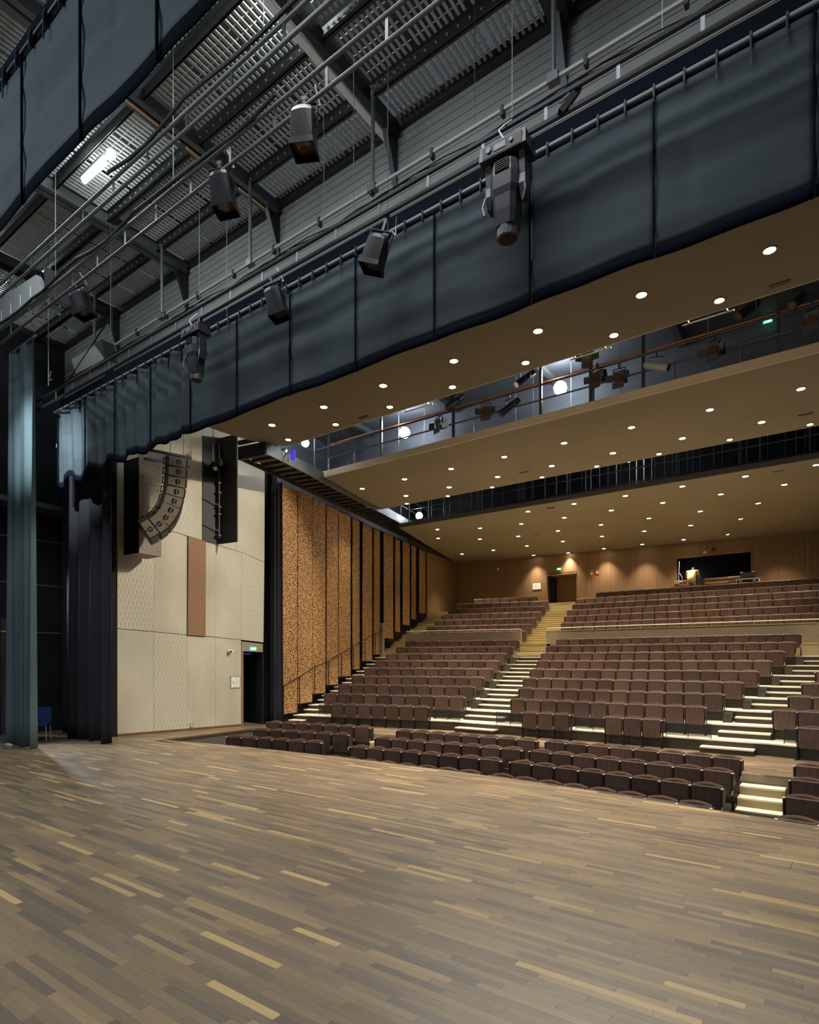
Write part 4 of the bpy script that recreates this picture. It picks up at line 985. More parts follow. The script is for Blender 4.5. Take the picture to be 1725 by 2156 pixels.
b = MB(); b.beam((-.12, 0, -.02), (.12, 0, .2), .01, .012); b.build('yoke', 'steel_mid', t)

# ---- pale housings hanging far left
def boxrow(name, pts, depth, lab, m1, m2, cat):
    p = [Vector(x) for x in pts]; o = p[0].copy(); t = thing(name, o, lab, cat)
    b = MB(); q = [v - o for v in p]; b.poly(q + [v + Vector((0, depth, .0)) for v in q], [(0, 1, 2, 3), (7, 6, 5, 4), (0, 4, 5, 1), (1, 5, 6, 2), (2, 6, 7, 3), (3, 7, 4, 0)]); b.build('case', m1, t)
    return t, q
Yh = 5.9
t, q = boxrow('duct', [atY(-60, 730, Yh), atY(93, 619, Yh), atY(76, 578, Yh), atY(-60, 668, Yh)], .12, 'long pale grey stained duct hanging at far left', 'pale_case', 'black', 'duct')
b = MB(); c = q[1]; b.box(c.x + .003, c.x + .03, .0, .55, c.z - .02, q[2].z + .02); b.build('end_cap', 'black', t)
for i in range(5):
    b = MB(); x = q[0].x + 1.4 + i * .55; b.box(x, x + .05, -.006, .001, (q[0].z + q[2].z) / 2 - .2, (q[0].z + q[2].z) / 2 + .05); b.build('stain', 'grating', t)
Yh = 7.62
t, q = boxrow('monitor_cabinet', [atY(160, 787, Yh), atY(222, 755, Yh), atY(199, 727, Yh), atY(150, 757, Yh)], .22, 'pale grey cabinet with dark end hanging left of the valance', 'pale_case', 'black', 'cabinet')
b = MB(); c = q[1]; b.hexa([(c.x + .005, -.02, c.z - .02), (c.x + .03, -.02, c.z), (c.x + .03, .3, c.z), (c.x + .005, .3, c.z)], [(q[2].x + .01, -.02, q[2].z + .05), (q[2].x + .4, -.02, q[2].z + .02), (q[2].x + .4, .3, q[2].z + .02), (q[2].x + .01, .3, q[2].z + .05)]); b.build('end_cap', 'black', t)
b = MB(); b.tube(q[0] + Vector((-1.1, 0, -.35)), q[2] + Vector((.8, 0, .45)), .02, 6); b.build('frame_tube', 'steel_dark', t)
t = thing('hook_arm', atY(103, 800, 6.55), 'bent pale hook at the end of a thin hanging rod', 'rigging hook')
b = MB(); b.path([(.12, 0, .18), (-.03, 0, 0), (.03, 0, -.03), (.14, 0, -.02)], .014, 6); b.build('hook', 'steel_light', t)

# ---- tube lamps in the grid
def grid_tube(p, l, lab):
    t = thing('tube_lamp', p, lab, 'lamp'); b = MB(); b.tube((-l / 2, 0, 0), (l / 2, 0, 0), .055, 10); b.build('tube', 'tube_cool', t)
    b = MB(); b.box(-l / 2 - .06, l / 2 + .06, -.05, .05, .06, .12); b.build('batten', 'steel_light', t)
    light('tube_glow', 'POINT', (0, 0, -.18), (0, 0, -5), 34, (.93, 1, .97), .12, parent=t)
    light('tube_glow', 'POINT', (0, 0, .5), (0, 0, -5), 30, (.93, 1, .97), .12, parent=t)
p = atZ(204, 354, 12.06); grid_tube(p + Vector((-.12, 0, 0)), .82, 'bright fluorescent tube lamp glowing under the grid')
p = atZ(234, 325, 12.06); t = thing('bulb_lamp', p, 'round bright bulb at the end of the fluorescent tube', 'lamp'); b = MB(); b.rings([[(r * math.cos(i * .785), r * math.sin(i * .785), z) for i in range(8)] for r, z in ((.03, -.09), (.08, -.05), (.09, 0), (.08, .05), (.03, .09))]); b.build('bulb', 'tube_cool', t)
p = atZ(563, -12, 12.5); grid_tube(Vector((p.x, p.y, 12.8)), .9, 'tube lamp glowing above the grid at the top of the view')
p = atZ(-25, 590, 12.5); grid_tube(Vector((p.x, p.y, 12.9)), .9, 'tube lamp glowing behind the grid at the far left')

# ================================================================== LOUDSPEAKERS AND SIDE WALL ITEMS
# subwoofer column
t = thing('subwoofer_column', (0, 0, 0), 'tall flown column of four subwoofers with tan front beside concrete wall', 'loudspeaker')
def col(v0, v1, u, D): 
    k = PD(u, 1000, D); D0 = 16.9
    return [Vector((k.x, k.y, CH + (HZ - vv) * D0 / F)) for vv in (v0, v1)]
N_, R_, L_, B_ = (293, 16.9), (340, 17.5), (262, 17.3), (310, 17.95)
for i in range(4):
    va = 1164 - (1164 - 962) * i / 4; vb = 1164 - (1164 - 962) * (i + 1) / 4 + .6
    pp = [col(va, vb, *k) for k in (N_, R_, B_, L_)]
    b = MB(); b.hexa([q[0] for q in pp], [q[1] for q in pp]); c = b.build('cabinet', 'speaker_face', t)
    b = MB()
    for fx in (.15, .85):
        for fz in (.2, .8):
            k = pp[0][0].lerp(pp[1][0], fx); k.z += (pp[0][1].z - pp[0][0].z) * fz; b.box(k.x - .012, k.x + .012, k.y - .012, k.y + .012, k.z - .012, k.z + .012)
    b.build('screw', 'black', c)
pn, plf = col(1164, 962, *N_), col(1164, 962, *L_); o = Vector((-.012, -.012, 0)); e = Vector((-.005, .0, 0))
b = MB(); b.hexa([pn[0] + o, pn[0], plf[0], plf[0] + o], [pn[1] + o, pn[1], plf[1], plf[1] + o]); b.build('side_panel', 'speaker_dark', t)
for f in (.15, .8):
    k = pn[1].lerp(plf[1], f) + Vector((.1, .3, 0)); b = MB(); b.tube(k, (k.x, k.y, 10.9), .012, 5); b.build('chain', 'steel_mid', t)
# line array: nine boxes on a J curve
t = thing('line_array', (0, 0, 0), 'curved line array of nine grey loudspeakers hanging by chains', 'loudspeaker')
Ya = 9.2
cen = [(374, 972), (373.5, 993), (372.5, 1014), (370, 1035), (366, 1055), (360, 1074), (351.5, 1090), (340, 1104.5), (324, 1117)]
pts = [PD(u, v, 15.9) for u, v in cen]
hX = Vector((.52, .854, 0)); p0_ = pts[0].copy()
pts = [p0_ + hX * ((p - p0_).x * CA + (p - p0_).y * SA) / (hX.x * CA + hX.y * SA) + Vector((0, 0, (p - p0_).z)) for p in pts]
for i, c in enumerate(pts):
    a = pts[max(i - 1, 0)]; d = pts[min(i + 1, 8)]; tn = (a - d).normalized()         # local up
    hx = hX; a2 = (a - d); th = math.atan2(a2.x * hX.x + a2.y * hX.y, a2.z); tn = hx * math.sin(th) + Vector((0, 0, math.cos(th))); out = hx * math.cos(th) - Vector((0, 0, math.sin(th)))
    h = .118 if i else .12; h = ((pts[1] - pts[0]).length if i < 5 else (pts[8] - pts[7]).length) / 2 * .97
    dep = Vector((-hX.y, hX.x, 0))
    w2 = .215; back = .16
    b = MB()
    fr = [c + out * w2 - tn * h, c + out * w2 + tn * h]; mid = [c - out * w2 - tn * h * .82, c - out * w2 + tn * h * .82]
    for yy in (0,):
        b.hexa([mid[0], fr[0], fr[0] + dep * 1.05, mid[0] + dep * 1.05], [mid[1], fr[1], fr[1] + dep * 1.05, mid[1] + dep * 1.05])
    cb = b.build('array_box', 'speaker_face', t)
    # side grip: dark lens-shaped recess with a light bar
    b = MB(); n_ = 10; k = c + out * .03 - dep * .004
    b.poly([k + out * .070 * math.cos(j * 2 * math.pi / n_) + tn * .080 * math.sin(j * 2 * math.pi / n_) for j in range(n_)] + [k + dep * .004 + out * .070 * math.cos(j * 2 * math.pi / n_) + tn * .080 * math.sin(j * 2 * math.pi / n_) for j in range(n_)],
           [tuple(range(n_)), tuple(reversed(range(n_, 2 * n_)))] + [(j, (j + 1) % n_, n_ + (j + 1) % n_, n_ + j) for j in range(n_)]); b.build('grip_recess', 'black', cb)
    b = MB(); b.cbox(k - dep * .012, out * .012, dep * .008, tn * .070); b.build('grip_bar', 'speaker_face', cb)
    b = MB(); b.cbox(c + out * (w2 + .02) + dep * .04, out * .025, dep * .03, tn * h * .8); b.cbox(c + out * (w2 + .01) + dep * .55, out * .012, dep * .5, tn * h * .92); b.build('grille', 'speaker_dark', cb)
    b = MB(); b.cbox(c - out * (w2 + .05) + dep * .5, out * .05, dep * .5, tn * h * .95); b.build('rear_panel', 'speaker_dark', cb)
    b = MB(); b.cbox(c - out * (w2 + .14) + dep * .1, out * .012, dep * .02, tn * h * .7); b.cbox(c - out * (w2 + .12) + dep * .1 + tn * h * .6, out * .03, dep * .02, tn * .01); b.cbox(c - out * (w2 + .12) + dep * .1 - tn * h * .6, out * .03, dep * .02, tn * .01); b.build('rear_handle', 'black', cb)
c = pts[0]
b = MB(); dv = Vector((-hX.y, hX.x, 0)); b.beam(c - hX * .85 + dv * .1 + Vector((0, 0, .26)), c + hX * .36 + dv * .1 + Vector((0, 0, .17)), .04, .03); b.beam(c - hX * .85 + dv * .9 + Vector((0, 0, .26)), c + hX * .36 + dv * .9 + Vector((0, 0, .17)), .04, .03); b.build('bumper_frame', 'steel_dark', t)
for dx, dy in ((.12, .1), (.3, .9), (-.5, .1)):
    b = MB(); b.tube(c + Vector((dx, dy, .2)), c + Vector((dx, dy, 3.0)), .012, 5); b.build('chain', 'steel_light', t)
for j in range(4):
    b = MB(); k = pts[min(3 + j, 8)] + Vector((-.36, .05, -.05)); b.path([k, k + Vector((-.1, -.05, -.06)), k + Vector((-.12, -.05, -.22)), k + Vector((-.02, 0, -.28))], .008, 4); b.build('cable', 'black', t)
# black lighting recess with open flap
t = thing('lighting_recess', (0, 0, 0), 'tall black lighting niche with open flap high on concrete wall', 'niche')
a_, b_, c_, d_ = wp(426, 1137), wp(458, 1146), wp(426, 918), wp(458, 924)
bb = MB(); o = Vector((.03, -.005, 0)); bb.poly([a_ + o, b_ + o, d_ + o, c_ + o, a_ - nrm * .06 if False else a_ + o * .2, b_ + o * .2, d_ + o * .2, c_ + o * .2], [(0, 1, 2, 3), (7, 6, 5, 4), (0, 4, 5, 1), (1, 5, 6, 2), (2, 6, 7, 3), (3, 7, 4, 0)]); bb.build('recess', 'black', t)
fx = Vector((.62, .25, 0)); bt, tp = b_ + Vector((.02, 0, 0)), d_ + Vector((.02, 0, 0))
tgt = atY(498, 1000, b_.y + .1); fx = Vector((tgt.x - b_.x, .1, 0))
bb = MB(); bb.hexa([bt, bt + fx, bt + fx + Vector((0, .04, 0)), bt + Vector((0, .04, 0))], [tp, tp + fx, tp + fx + Vector((0, .04, 0)), tp + Vector((0, .04, 0))]); bb.build('flap', 'speaker_dark', t)
bb = MB(); pr = (a_ + b_) / 2 + Vector((.12, 0, 0)); pr = b_ + Vector((.16, -.05, 0)); bb.tube((pr.x, pr.y, a_.z + .1), (pr.x, pr.y, c_.z - .1), .024, 6); bb.build('boom_pipe', 'steel_mid', t)
for v in (1130, 1085, 1070, 1040, 1020):
    z = wp(458, v).z; bb = MB(); bb.box(pr.x - .05, pr.x + .07, pr.y - .06, pr.y + .03, z - .03, z + .03); bb.build('pipe_clamp', 'steel_mid', t)
for dz in (.35, 1.2, 2.1):
    bb = MB(); bb.beam((a_.x + .06, a_.y, a_.z + dz + .15), (pr.x, pr.y, a_.z + dz), .012, .012); bb.build('brace', 'steel_dark', t)
z = wp(458, 990).z
t = thing('niche_spotlight', (pr.x + .10, pr.y - .08, z), 'small round spotlight inside the black wall niche', 'stage lamp')
bb = MB(); bb.tube((0, .1, .2), (.03, -.16, -.06), .10, 12, .12); bb.build('housing', 'lamp_black', t)
bb = MB(); bb.tube((.03, -.16, -.06), (.032, -.172, -.066), .085, 12); bb.build('lens', 'cap_metal', t)
bb = MB(); bb.beam((-.12, .0, .25), (.12, .0, .25), .01, .015); bb.beam((-.12, 0, .25), (-.12, -.02, .02), .01, .012); bb.beam((.12, 0, .25), (.12, -.02, .02), .01, .012); bb.build('yoke', 'steel_mid', t)

def plate(name, P, n, hw_, hh, m_, lab, cat, frame=None):
    n = Vector(n).normalized(); sd = n.cross(Vector((0, 0, 1))).normalized(); t = thing(name, P, lab, cat)
    b = MB(); b.cbox(n * .008, sd * hw_, n * .008, Vector((0, 0, hh))); b.build('panel', m_, t)
    if frame:
        b = MB()
        for s in (-1, 1): b.cbox(n * .012 + sd * hw_ * s, sd * .008, n * .012, Vector((0, 0, hh + .008))); b.cbox(n * .012 + Vector((0, 0, hh * s)), sd * (hw_ + .008), n * .012, Vector((0, 0, .008)))
        b.build('frame', frame, t)
    return t, n, sd
wn_ = -nrm if nrm.x < 0 else nrm
P = wp(495.5, 1436)
t, n, sd = plate('evacuation_plan', P, wn_, .17, .19, 'white_sign', 'white evacuation plan on the concrete wall beside the stage door', 'sign', 'print_grey')
for (cx, cz, w_, h_) in ((-.10, .0, .012, .13), (-.05, -.02, .02, .10), (.03, -.02, .012, .10), (.03, .08, .05, .012), (.08, .03, .012, .06), (.06, -.03, .035, .012), (.09, -.08, .012, .06), (.0, -.14, .12, .012), (.04, .155, .1, .012)):
    b = MB(); b.cbox(n * .018 - sd * cx + Vector((0, 0, cz)), sd * w_ / 2, n * .002, Vector((0, 0, h_ / 2))); b.build('plan_line', 'print_grey', t)
P = wp(483, 1371); t = thing('wall_camera', P, 'small white round camera high on the concrete wall', 'camera')
b = MB(); b.tube(Vector((0, 0, 0)), wn_ * .08, .07, 10); b.tube(wn_ * .08, wn_ * .16, .05, 10, .06); b.build('housing', 'white_sign', t)
b = MB(); b.tube(wn_ * .16 + Vector((.0, -.02, -.01)), wn_ * .17 + Vector((0, -.02, -.01)), .035, 8); b.build('lens', 'black', t)
P = wp(403.5, 1527); t, n, sd = plate('wall_socket', P, wn_, .045, .055, 'white_sign', 'small white socket low on the concrete wall', 'socket', 'print_grey')
b = MB(); b.cbox(n * .018, sd * .02, n * .002, Vector((0, 0, .02))); b.build('outlet', 'print_grey', t)
def exit_sign(P, n, s, lab):
    t, n, sd = plate('exit_sign', P, n, .16 * s, .075 * s, 'exit_green', lab, 'exit sign')
    b = MB(); b.cbox(n * .02 - sd * .06 * s, sd * .028 * s, n * .002, Vector((0, 0, .05 * s))); b.cbox(n * .02 + sd * .03 * s, sd * .05 * s, n * .002, Vector((0, 0, .010 * s))); b.cbox(n * .02 + sd * .08 * s, sd * .014 * s, n * .002, Vector((0, 0, .03 * s))); b.build('pictogram', 'exit_white', t)
    return t
exit_sign(wp(533, 1366), wn_, .75, 'green exit sign above the stage door')
exit_sign(Vector((-12.75, YB - .02, 7.42)), (0, -1, 0), .75, 'green exit sign above the rear door')
exit_sign(atY(1617, 676, 17.2), (0, -1, 0), .62, 'green glowing exit sign in the ceiling gap at right')
exit_sign(atY(672, 933, 17.2), (.3, -1, 0), .8, 'green exit sign in the ceiling gap at left')
exit_sign(atY(112, 939, 8.7), (.5, -1, 0), .8, 'dim green exit sign in the dark wing')
t, n, sd = plate('evacuation_plan', Vector((-14.1, YB - .005, 6.56)), (0, -1, 0), .26, .2, 'white_sign', 'white evacuation plan on the veneer wall left of the rear door', 'sign', 'print_grey')
for (cx, cz, w_, h_) in ((.03, .02, .012, .16), (.13, .02, .012, .16), (.08, .09, .1, .012), (.08, -.06, .1, .012), (-.14, .05, .06, .01)):
    b = MB(); b.cbox(n * .018 + sd * cx + Vector((0, 0, cz)), sd * w_ / 2, n * .002, Vector((0, 0, h_ / 2))); b.build('plan_line', 'print_grey', t)
P = atY(1246, 1206, YB - .01); t, n, sd = plate('fire_call_point', P, (0, -1, 0), .055, .12, 'white_sign', 'white fire call point with red square on the veneer wall', 'sign'); b = MB(); b.cbox(n * .018 + Vector((0, 0, .05)), sd * .035, n * .002, Vector((0, 0, .04))); b.build('button', 'red', t)
P = atY(1257.5, 1205, YB - .01); t, n, sd = plate('fire_notice', P, (0, -1, 0), .09, .12, 'red', 'red fire notice on the veneer wall', 'sign'); b = MB(); b.cbox(n * .018 + sd * .02, sd * .015, n * .002, Vector((0, 0, .07))); b.cbox(n * .018 - sd * .04, sd * .012, n * .002, Vector((0, 0, .05))); b.build('print', 'white_sign', t)
P = atY(1049, 1198, YB - .01); t = thing('wall_detector', P, 'small round white detector on the rear veneer wall', 'detector'); b = MB(); b.tube((0, .01, 0), (0, -.05, 0), .075, 10, .05); b.build('dome', 'white_sign', t)
for i, (u, v, lab) in enumerate(((663, 1518.5, 'red round lamp plate on the riser under the left raised block'), (1166.5, 1548, 'red round lamp plate on the riser under the centre raised block'))):
    P = atY(u, v, rowY(2) - .69 - (1.1 if i == 0 else 0)); t = thing('riser_light', P, lab, 'lamp'); b = MB(); b.tube((0, 0, 0), (0, -.02, 0), .04, 10); b.build('red_disc', 'red', t); b = MB(); b.box(.07, .20, -.015, .0, -.03, .03); b.build('label_plate', 'fascia_grey', t)

# blue chair in the wing
t = thing('blue_chair', (-18.15, 7.35, 0), 'blue fabric chair with chrome frame in the dark wing', 'chair', .9)
b = MB(); b.box(-.23, .23, -.22, .22, .43, .49); b.build('seat', 'blue_fabric', t)
b = MB(); b.hexa([(-.22, .20, .50), (.22, .20, .50), (.22, .24, .50), (-.22, .24, .50)], [(-.21, .27, .92), (.21, .27, .92), (.21, .31, .92), (-.21, .31, .92)]); b.build('backrest', 'blue_fabric', t)
for x in (-.2, .2):
    for y_ in (-.18, .2): b = MB(); b.tube((x, y_, .44), (x * 1.1, y_ * 1.15, 0), .012, 6); b.build('leg', 'chrome', t)
t = thing('coiled_cable', (-18.0, 6.9, 0), 'white coiled cable hanging in the dark wing', 'cable')
b = MB(); b.path([(0, 0, .45), (.05, 0, .4), (.1, 0, .25), (.1, 0, .02)], .012, 5); b.build('cable', 'cable_white', t)
t = thing('leg_weight_tag', (-17.72, 6.42, .01), 'small white tag lying at the foot of the left curtain leg', 'tag'); b = MB(); b.box(-.12, .12, -.03, .03, .0, .05); b.build('tag', 'white_sign', t)

# ================================================================== GALLERY AND CEILING GAPS
gal = [(-15.05, 11.75), (-15.30, 13.2), (-15.95, 15.9), (-16.6, 18.87), (-17.3, 21.82), (-18.6, 27.7), (-19.2, 31.6)]
t = thing('side_gallery', (0, 0, 0), 'dark steel side gallery running under the ceiling along the left wall', 'gallery')
def gpt(s, off, z):
    tot = 0
    for a, c in zip(gal, gal[1:]):
        l = math.hypot(c[0] - a[0], c[1] - a[1])
        if s <= tot + l or (a, c) == (gal[-2], gal[-1]):
            f = (s - tot) / l; dx, dy = (c[0] - a[0]) / l, (c[1] - a[1]) / l
            return Vector((a[0] + (c[0] - a[0]) * f + dy * off, a[1] + (c[1] - a[1]) * f - dx * off, z))
        tot += l
GL = sum(math.hypot(c[0] - a[0], c[1] - a[1]) for a, c in zip(gal, gal[1:]))
WG = 1.05
for off, m_, h0, h1 in ((0, 'seat_frame', 8.48, 8.62), (WG, 'steel_mid', 8.50, 8.86)):
    N = 10
    for i in range(N):
        a, c = gpt(GL * i / N, off, 0), gpt(GL * (i + 1) / N, off, 0); b = MB(); b.beam((a.x, a.y, (h0 + h1) / 2), (c.x, c.y, (h0 + h1) / 2), .03, (h1 - h0) / 2); b.build('channel_beam', m_, t)
b = MB()
N = 12
for i in range(N):
    a, c, d, e = gpt(GL * i / N, 0, 8.66), gpt(GL * i / N, WG, 8.66), gpt(GL * (i + 1) / N, WG, 8.66), gpt(GL * (i + 1) / N, 0, 8.66); up_ = Vector((0, 0, .03)); b.hexa([a, c, d, e], [a + up_, c + up_, d + up_, e + up_])
b.build('walk_deck', 'parapet', t)
s = .15
while s < GL:
    a, c = gpt(s, .03, 8.60), gpt(s, WG - .03, 8.60); b = MB(); b.beam(a, c, .045, .05); b.build('joist', 'steel_dark', t); s += .43
s = .1; prev = None
for i in range(9):
    a = gpt(.1 + i * GL / 8.3, WG, 8.86); b = MB(); b.tube(a, a + Vector((0, 0, 1.0)), .02, 6); b.build('post', 'steel_mid', t)
    if prev is not None:
        b = MB(); b.tube(prev + Vector((0, 0, 1.0)), a + Vector((0, 0, 1.0)), .02, 6); b.tube(prev + Vector((0, 0, .5)), a + Vector((0, 0, .5)), .014, 6); b.build('rail', 'steel_mid', t)
    prev = a
b = MB(); a, c = gpt(0, 0, 8.66), gpt(0, WG, 8.66); b.beam(a, c, .05, .20); b.beam(a + Vector((0, -.02, .33)), c + Vector((0, -.02, .33)), .04, .06); b.build('end_plate', 'black', t)
for i, (u, v, Y, m_, lab) in enumerate(((597, 955, 12.8, 'lamp_black', 'black spotlight standing on the side gallery beside the blue lit filter'), (617, 958, 13.0, 'blue_light', 'small blue lit filter frame on the side gallery'))):
    P = atY(u, v, Y); t = thing('gallery_lamp' if i == 0 else 'filter_frame', P, lab, 'stage lamp' if i == 0 else 'filter', .5)
    if i == 0:
        b = MB(); b.tube((0, .12, .12), (0, -.12, -.04), .10, 10, .12); b.build('housing', m_, t); b = MB(); b.tube((0, -.12, -.04), (0, -.13, -.045), .09, 10); b.build('lens', 'cap_metal', t)
    else:
        b = MB(); b.box(-.07, .07, -.03, .03, -.16, .16); b.build('frame', m_, t)
# lamps glowing in the gaps
def globe(u, v, Y, r, lab, e):
    P = atY(u, v, Y); t = thing('bulkhead_lamp', P, lab, 'lamp'); n = 10
    b = MB(); b.sm = True; b.rings([[(r * math.sin(k) * math.cos(i * 2 * math.pi / n), r * math.sin(k) * math.sin(i * 2 * math.pi / n), -r * math.cos(k)) for i in range(n)] for k in (.15, .6, 1.1, 1.6, 2.1, 2.6, 3.0)]); b.build('globe', 'lamp_cool', t)
    b = MB(); b.tube((0, 0, r * .9), (0, 0, r * 1.4), r * .5, 8); b.build('holder', 'black', t)
    light('globe_light', 'POINT', (0, -.02, r + .25), (0, 0, -5), e, (.86, .93, 1.0), .12, parent=t); light('globe_light', 'POINT', (0, -r - .12, 0), (0, 0, -5), e * .06, (.86, .93, 1.0), .12, parent=t)
globe(643, 933, 14.2, .13, 'bright round lamp above the start of the side gallery', 45)
globe(852, 911, 16.2, .19, 'bright round lamp in the first ceiling gap, nearer the gallery', 85)
globe(1180, 817, 16.2, .19, 'bright round lamp in the first ceiling gap, beside the stage lamps', 85)
globe(883, 1086, 22.6, .16, 'bright round lamp in the second ceiling gap above the left corner', 60)
globe(1324, 970, 22.6, .06, 'small bright lamp in the second ceiling gap near its middle', 50)
for ua, va, ub, vb, lab in ((852, 863, 911, 845, 'thin white batten under the first ceiling panel edge, leftmost'), (1201, 753, 1287, 727, 'thin white batten under the first ceiling panel edge, right of the bright globe'), (1437, 681, 1546, 648, 'thin white batten under the first ceiling panel edge, rightmost')):
    p, q = atY(ua, va + 5, 12.72), atY(ub, vb + 5, 12.72); t = thing('batten_lamp', p, lab, 'lamp'); b = MB(); b.beam((0, 0, 0), (q.x - p.x, 0, 0), .014, .012); b.build('housing', 'steel_mid', t); b = MB(); b.box(.1, .13, -.11, 0, -.0, .03); b.box(q.x - p.x - .13, q.x - p.x - .1, -.11, 0, 0, .03); b.build('bracket', 'steel_mid', t)
# catwalk rails
def catwalk(Y, z0, x0, x1, heights, posts, lab, extra=None, mm='steel_mid'):
    t = thing('catwalk_railing', (x0, Y, z0), lab, 'railing')
    for h in heights: b = MB(); b.tube((0, 0, h), (x1 - x0, 0, h), .024, 6); b.build('rail', mm, t)
    for x in posts: b = MB(); b.tube((x - x0, 0, 0), (x - x0, 0, heights[-1] if not extra else extra), .028, 6); b.build('post', mm, t)
    return t
px1 = [atY(u, 900, 15.4).x for u in (692, 803, 1035, 955, 1139, 1244, 1355, 1640, 1500)]
t = catwalk(15.4, 8.85, px1[0], 3, (.12, .62), px1[:1] + [atY(u, 900, 15.4).x for u in (745, 1000, 1250, 1420, 1560)], 'steel guard railing in the first ceiling gap')
for x in [atY(u, 900, 15.45).x for u in (692, 803, 955, 1139, 1244, 1355, 1640)]:
    b = MB(); b.box(x - px1[0] - .035, x - px1[0] + .035, .02, .09, 0, 2.0); b.build('mast', 'steel_dark', t)
t = thing('fire_pipe', (-15.2, 15.9, 10.20), 'orange red pipe running along the first ceiling gap', 'pipe'); b = MB(); b.tube((0, 0, 0), (18, 0, 0), .026, 8); b.build('pipe', 'orange_pipe', t)
t = thing('rigging_bar', (-15.2, 14.95, 9.66), 'dark rigging bar under the orange red pipe', 'pipe'); b = MB(); b.tube((0, 0, 0), (18, 0, 0), .028, 8); b.build('bar', 'steel_dark', t)
t = catwalk(21.9, 8.4, -15.9, 3, (.25, .75, 1.1), [-15.9 + i * 1.9 for i in range(11)], 'steel guard railing in the second ceiling gap')
for i in range(64):
    x = -15.4 + i * .27 + random.uniform(-.08, .08); y_ = random.uniform(-.2, 1.2); b = MB(); r_ = random.choice((.010, .013, .02)); z_ = random.uniform(-.05, .1); b.tube((0, 0, 0), (0, 0, 2.4 - z_), r_, 5); b.build('hanging_rod', random.choice(('steel_light', 'steel_light', 'steel_mid')), None, (x, 22.6 + y_, 8.5 + z_), label='thin vertical steel rod hanging in the dark second ceiling gap', cat='rod', group='rods in the second ceiling gap')
for i in range(26):
    x = -13.4 + i * .56 + random.uniform(-.2, .2); y_ = random.uniform(-.3, .5); b = MB(); b.tube((0, 0, 0), (0, 0, random.choice((.35, .6, 2.0))), .010, 5); b.build('standing_rod', random.choice(('steel_mid', 'steel_light')), None, (x, 16.4 + y_, 8.82), label='thin vertical steel rod standing in the lit first ceiling gap', cat='rod', group='rods in the first ceiling gap')
t = thing('swing_frame', atY(930, 1075, 22.0), 'open steel frame standing on the rail near the second gap lamp', 'frame')
b = MB(); b.path([(-.7, 0, .1), (.5, 0, .1), (.75, -.5, -.05), (-.5, -.5, -.05), (-.7, 0, .1)], .02, 5); b.build('hoop', 'steel_mid', t)
# stage lamps in the first gap
gl = [(925, 893, 'leftmost lamp with barn doors in the first ceiling gap', 0), (958, 847, 'black profile lamp angled up just left of the white lit one', 1), (1024, 866, 'lamp with bright white flaps in the first ceiling gap', 0),
      (1073, 857, 'small upright spot between two posts in the first gap', 1), (1106, 797, 'black profile lamp with lit lens near the bright globe', 1), (1237, 754, 'square dark lamp hanging high right of the bright globe', 0), (1258, 795, 'dark lamp just below the square one in the first gap', 0),
      (1304, 795, 'dark fresnel lamp with barn doors, middle of the first gap', 0), (1383, 771, 'long silver profile lamp lying level in the first gap', 2), (1504, 737, 'large dark barn door lamp in the right of the first gap', 0),
      (1575, 652, 'round brown lensed lamp left of the green exit sign', 1), (1681, 632, 'round warm lensed lamp right of the green exit sign', 1), (1711, 672, 'large barn door lamp at the right edge of the gap', 0)]
for i, (u, v, lab, kd) in enumerate(gl):
    P = atY(u, v, 14.95); t = thing('gap_lamp', P, lab, 'stage lamp', .3 * (i % 3 - 1), 'stage lamps in the first ceiling gap')
    if kd == 0:
        b = MB(); b.cbox((0, .1, .04), (.13, 0, 0), (0, .14, .05), (0, -.05, .14)); b.build('housing', 'lamp_black', t)
        b = MB(); b.tube((0, -.05, -.02), (0, -.07, -.03), .10, 10); b.build('lens', 'lens_warm', t)
        b = MB(); b.cbox((-.21, -.12, -.03), (.08, .04, 0), (0, .005, 0), (0, 0, .09)); b.cbox((.21, -.12, -.03), (.08, -.04, 0), (0, .005, 0), (0, 0, .09)); b.cbox((0, -.10, -.22), (.14, 0, 0), (0, .005, 0), (0, 0, .08))
        b.build('barn_door', 'lamp_grey', t)
    else:
        ax = Vector((.25, -.1, -.12)) if kd == 2 else Vector((-.16, -.2, -.2))
        b = MB(); b.tube(-ax, ax, .085, 10, .10); b.build('housing', 'lamp_black' if kd == 1 else 'steel_light', t)
        b = MB(); b.tube(ax, ax * 1.05, .085, 10, .08); b.build('lens', 'lens_warm' if u != 1106 else 'white_sign', t)  # the white lens has its lit look painted in, it does not glow
    b = MB(); b.beam((-.15, 0, .22), (.15, 0, .22), .012, .008); b.beam((-.15, 0, .22), (-.15, .03, 0), .01, .01); b.beam((.15, 0, .22), (.15, .03, 0), .01, .01); b.box(-.02, .02, -.02, .02, .22, .36); b.build('yoke', 'steel_dark', t)

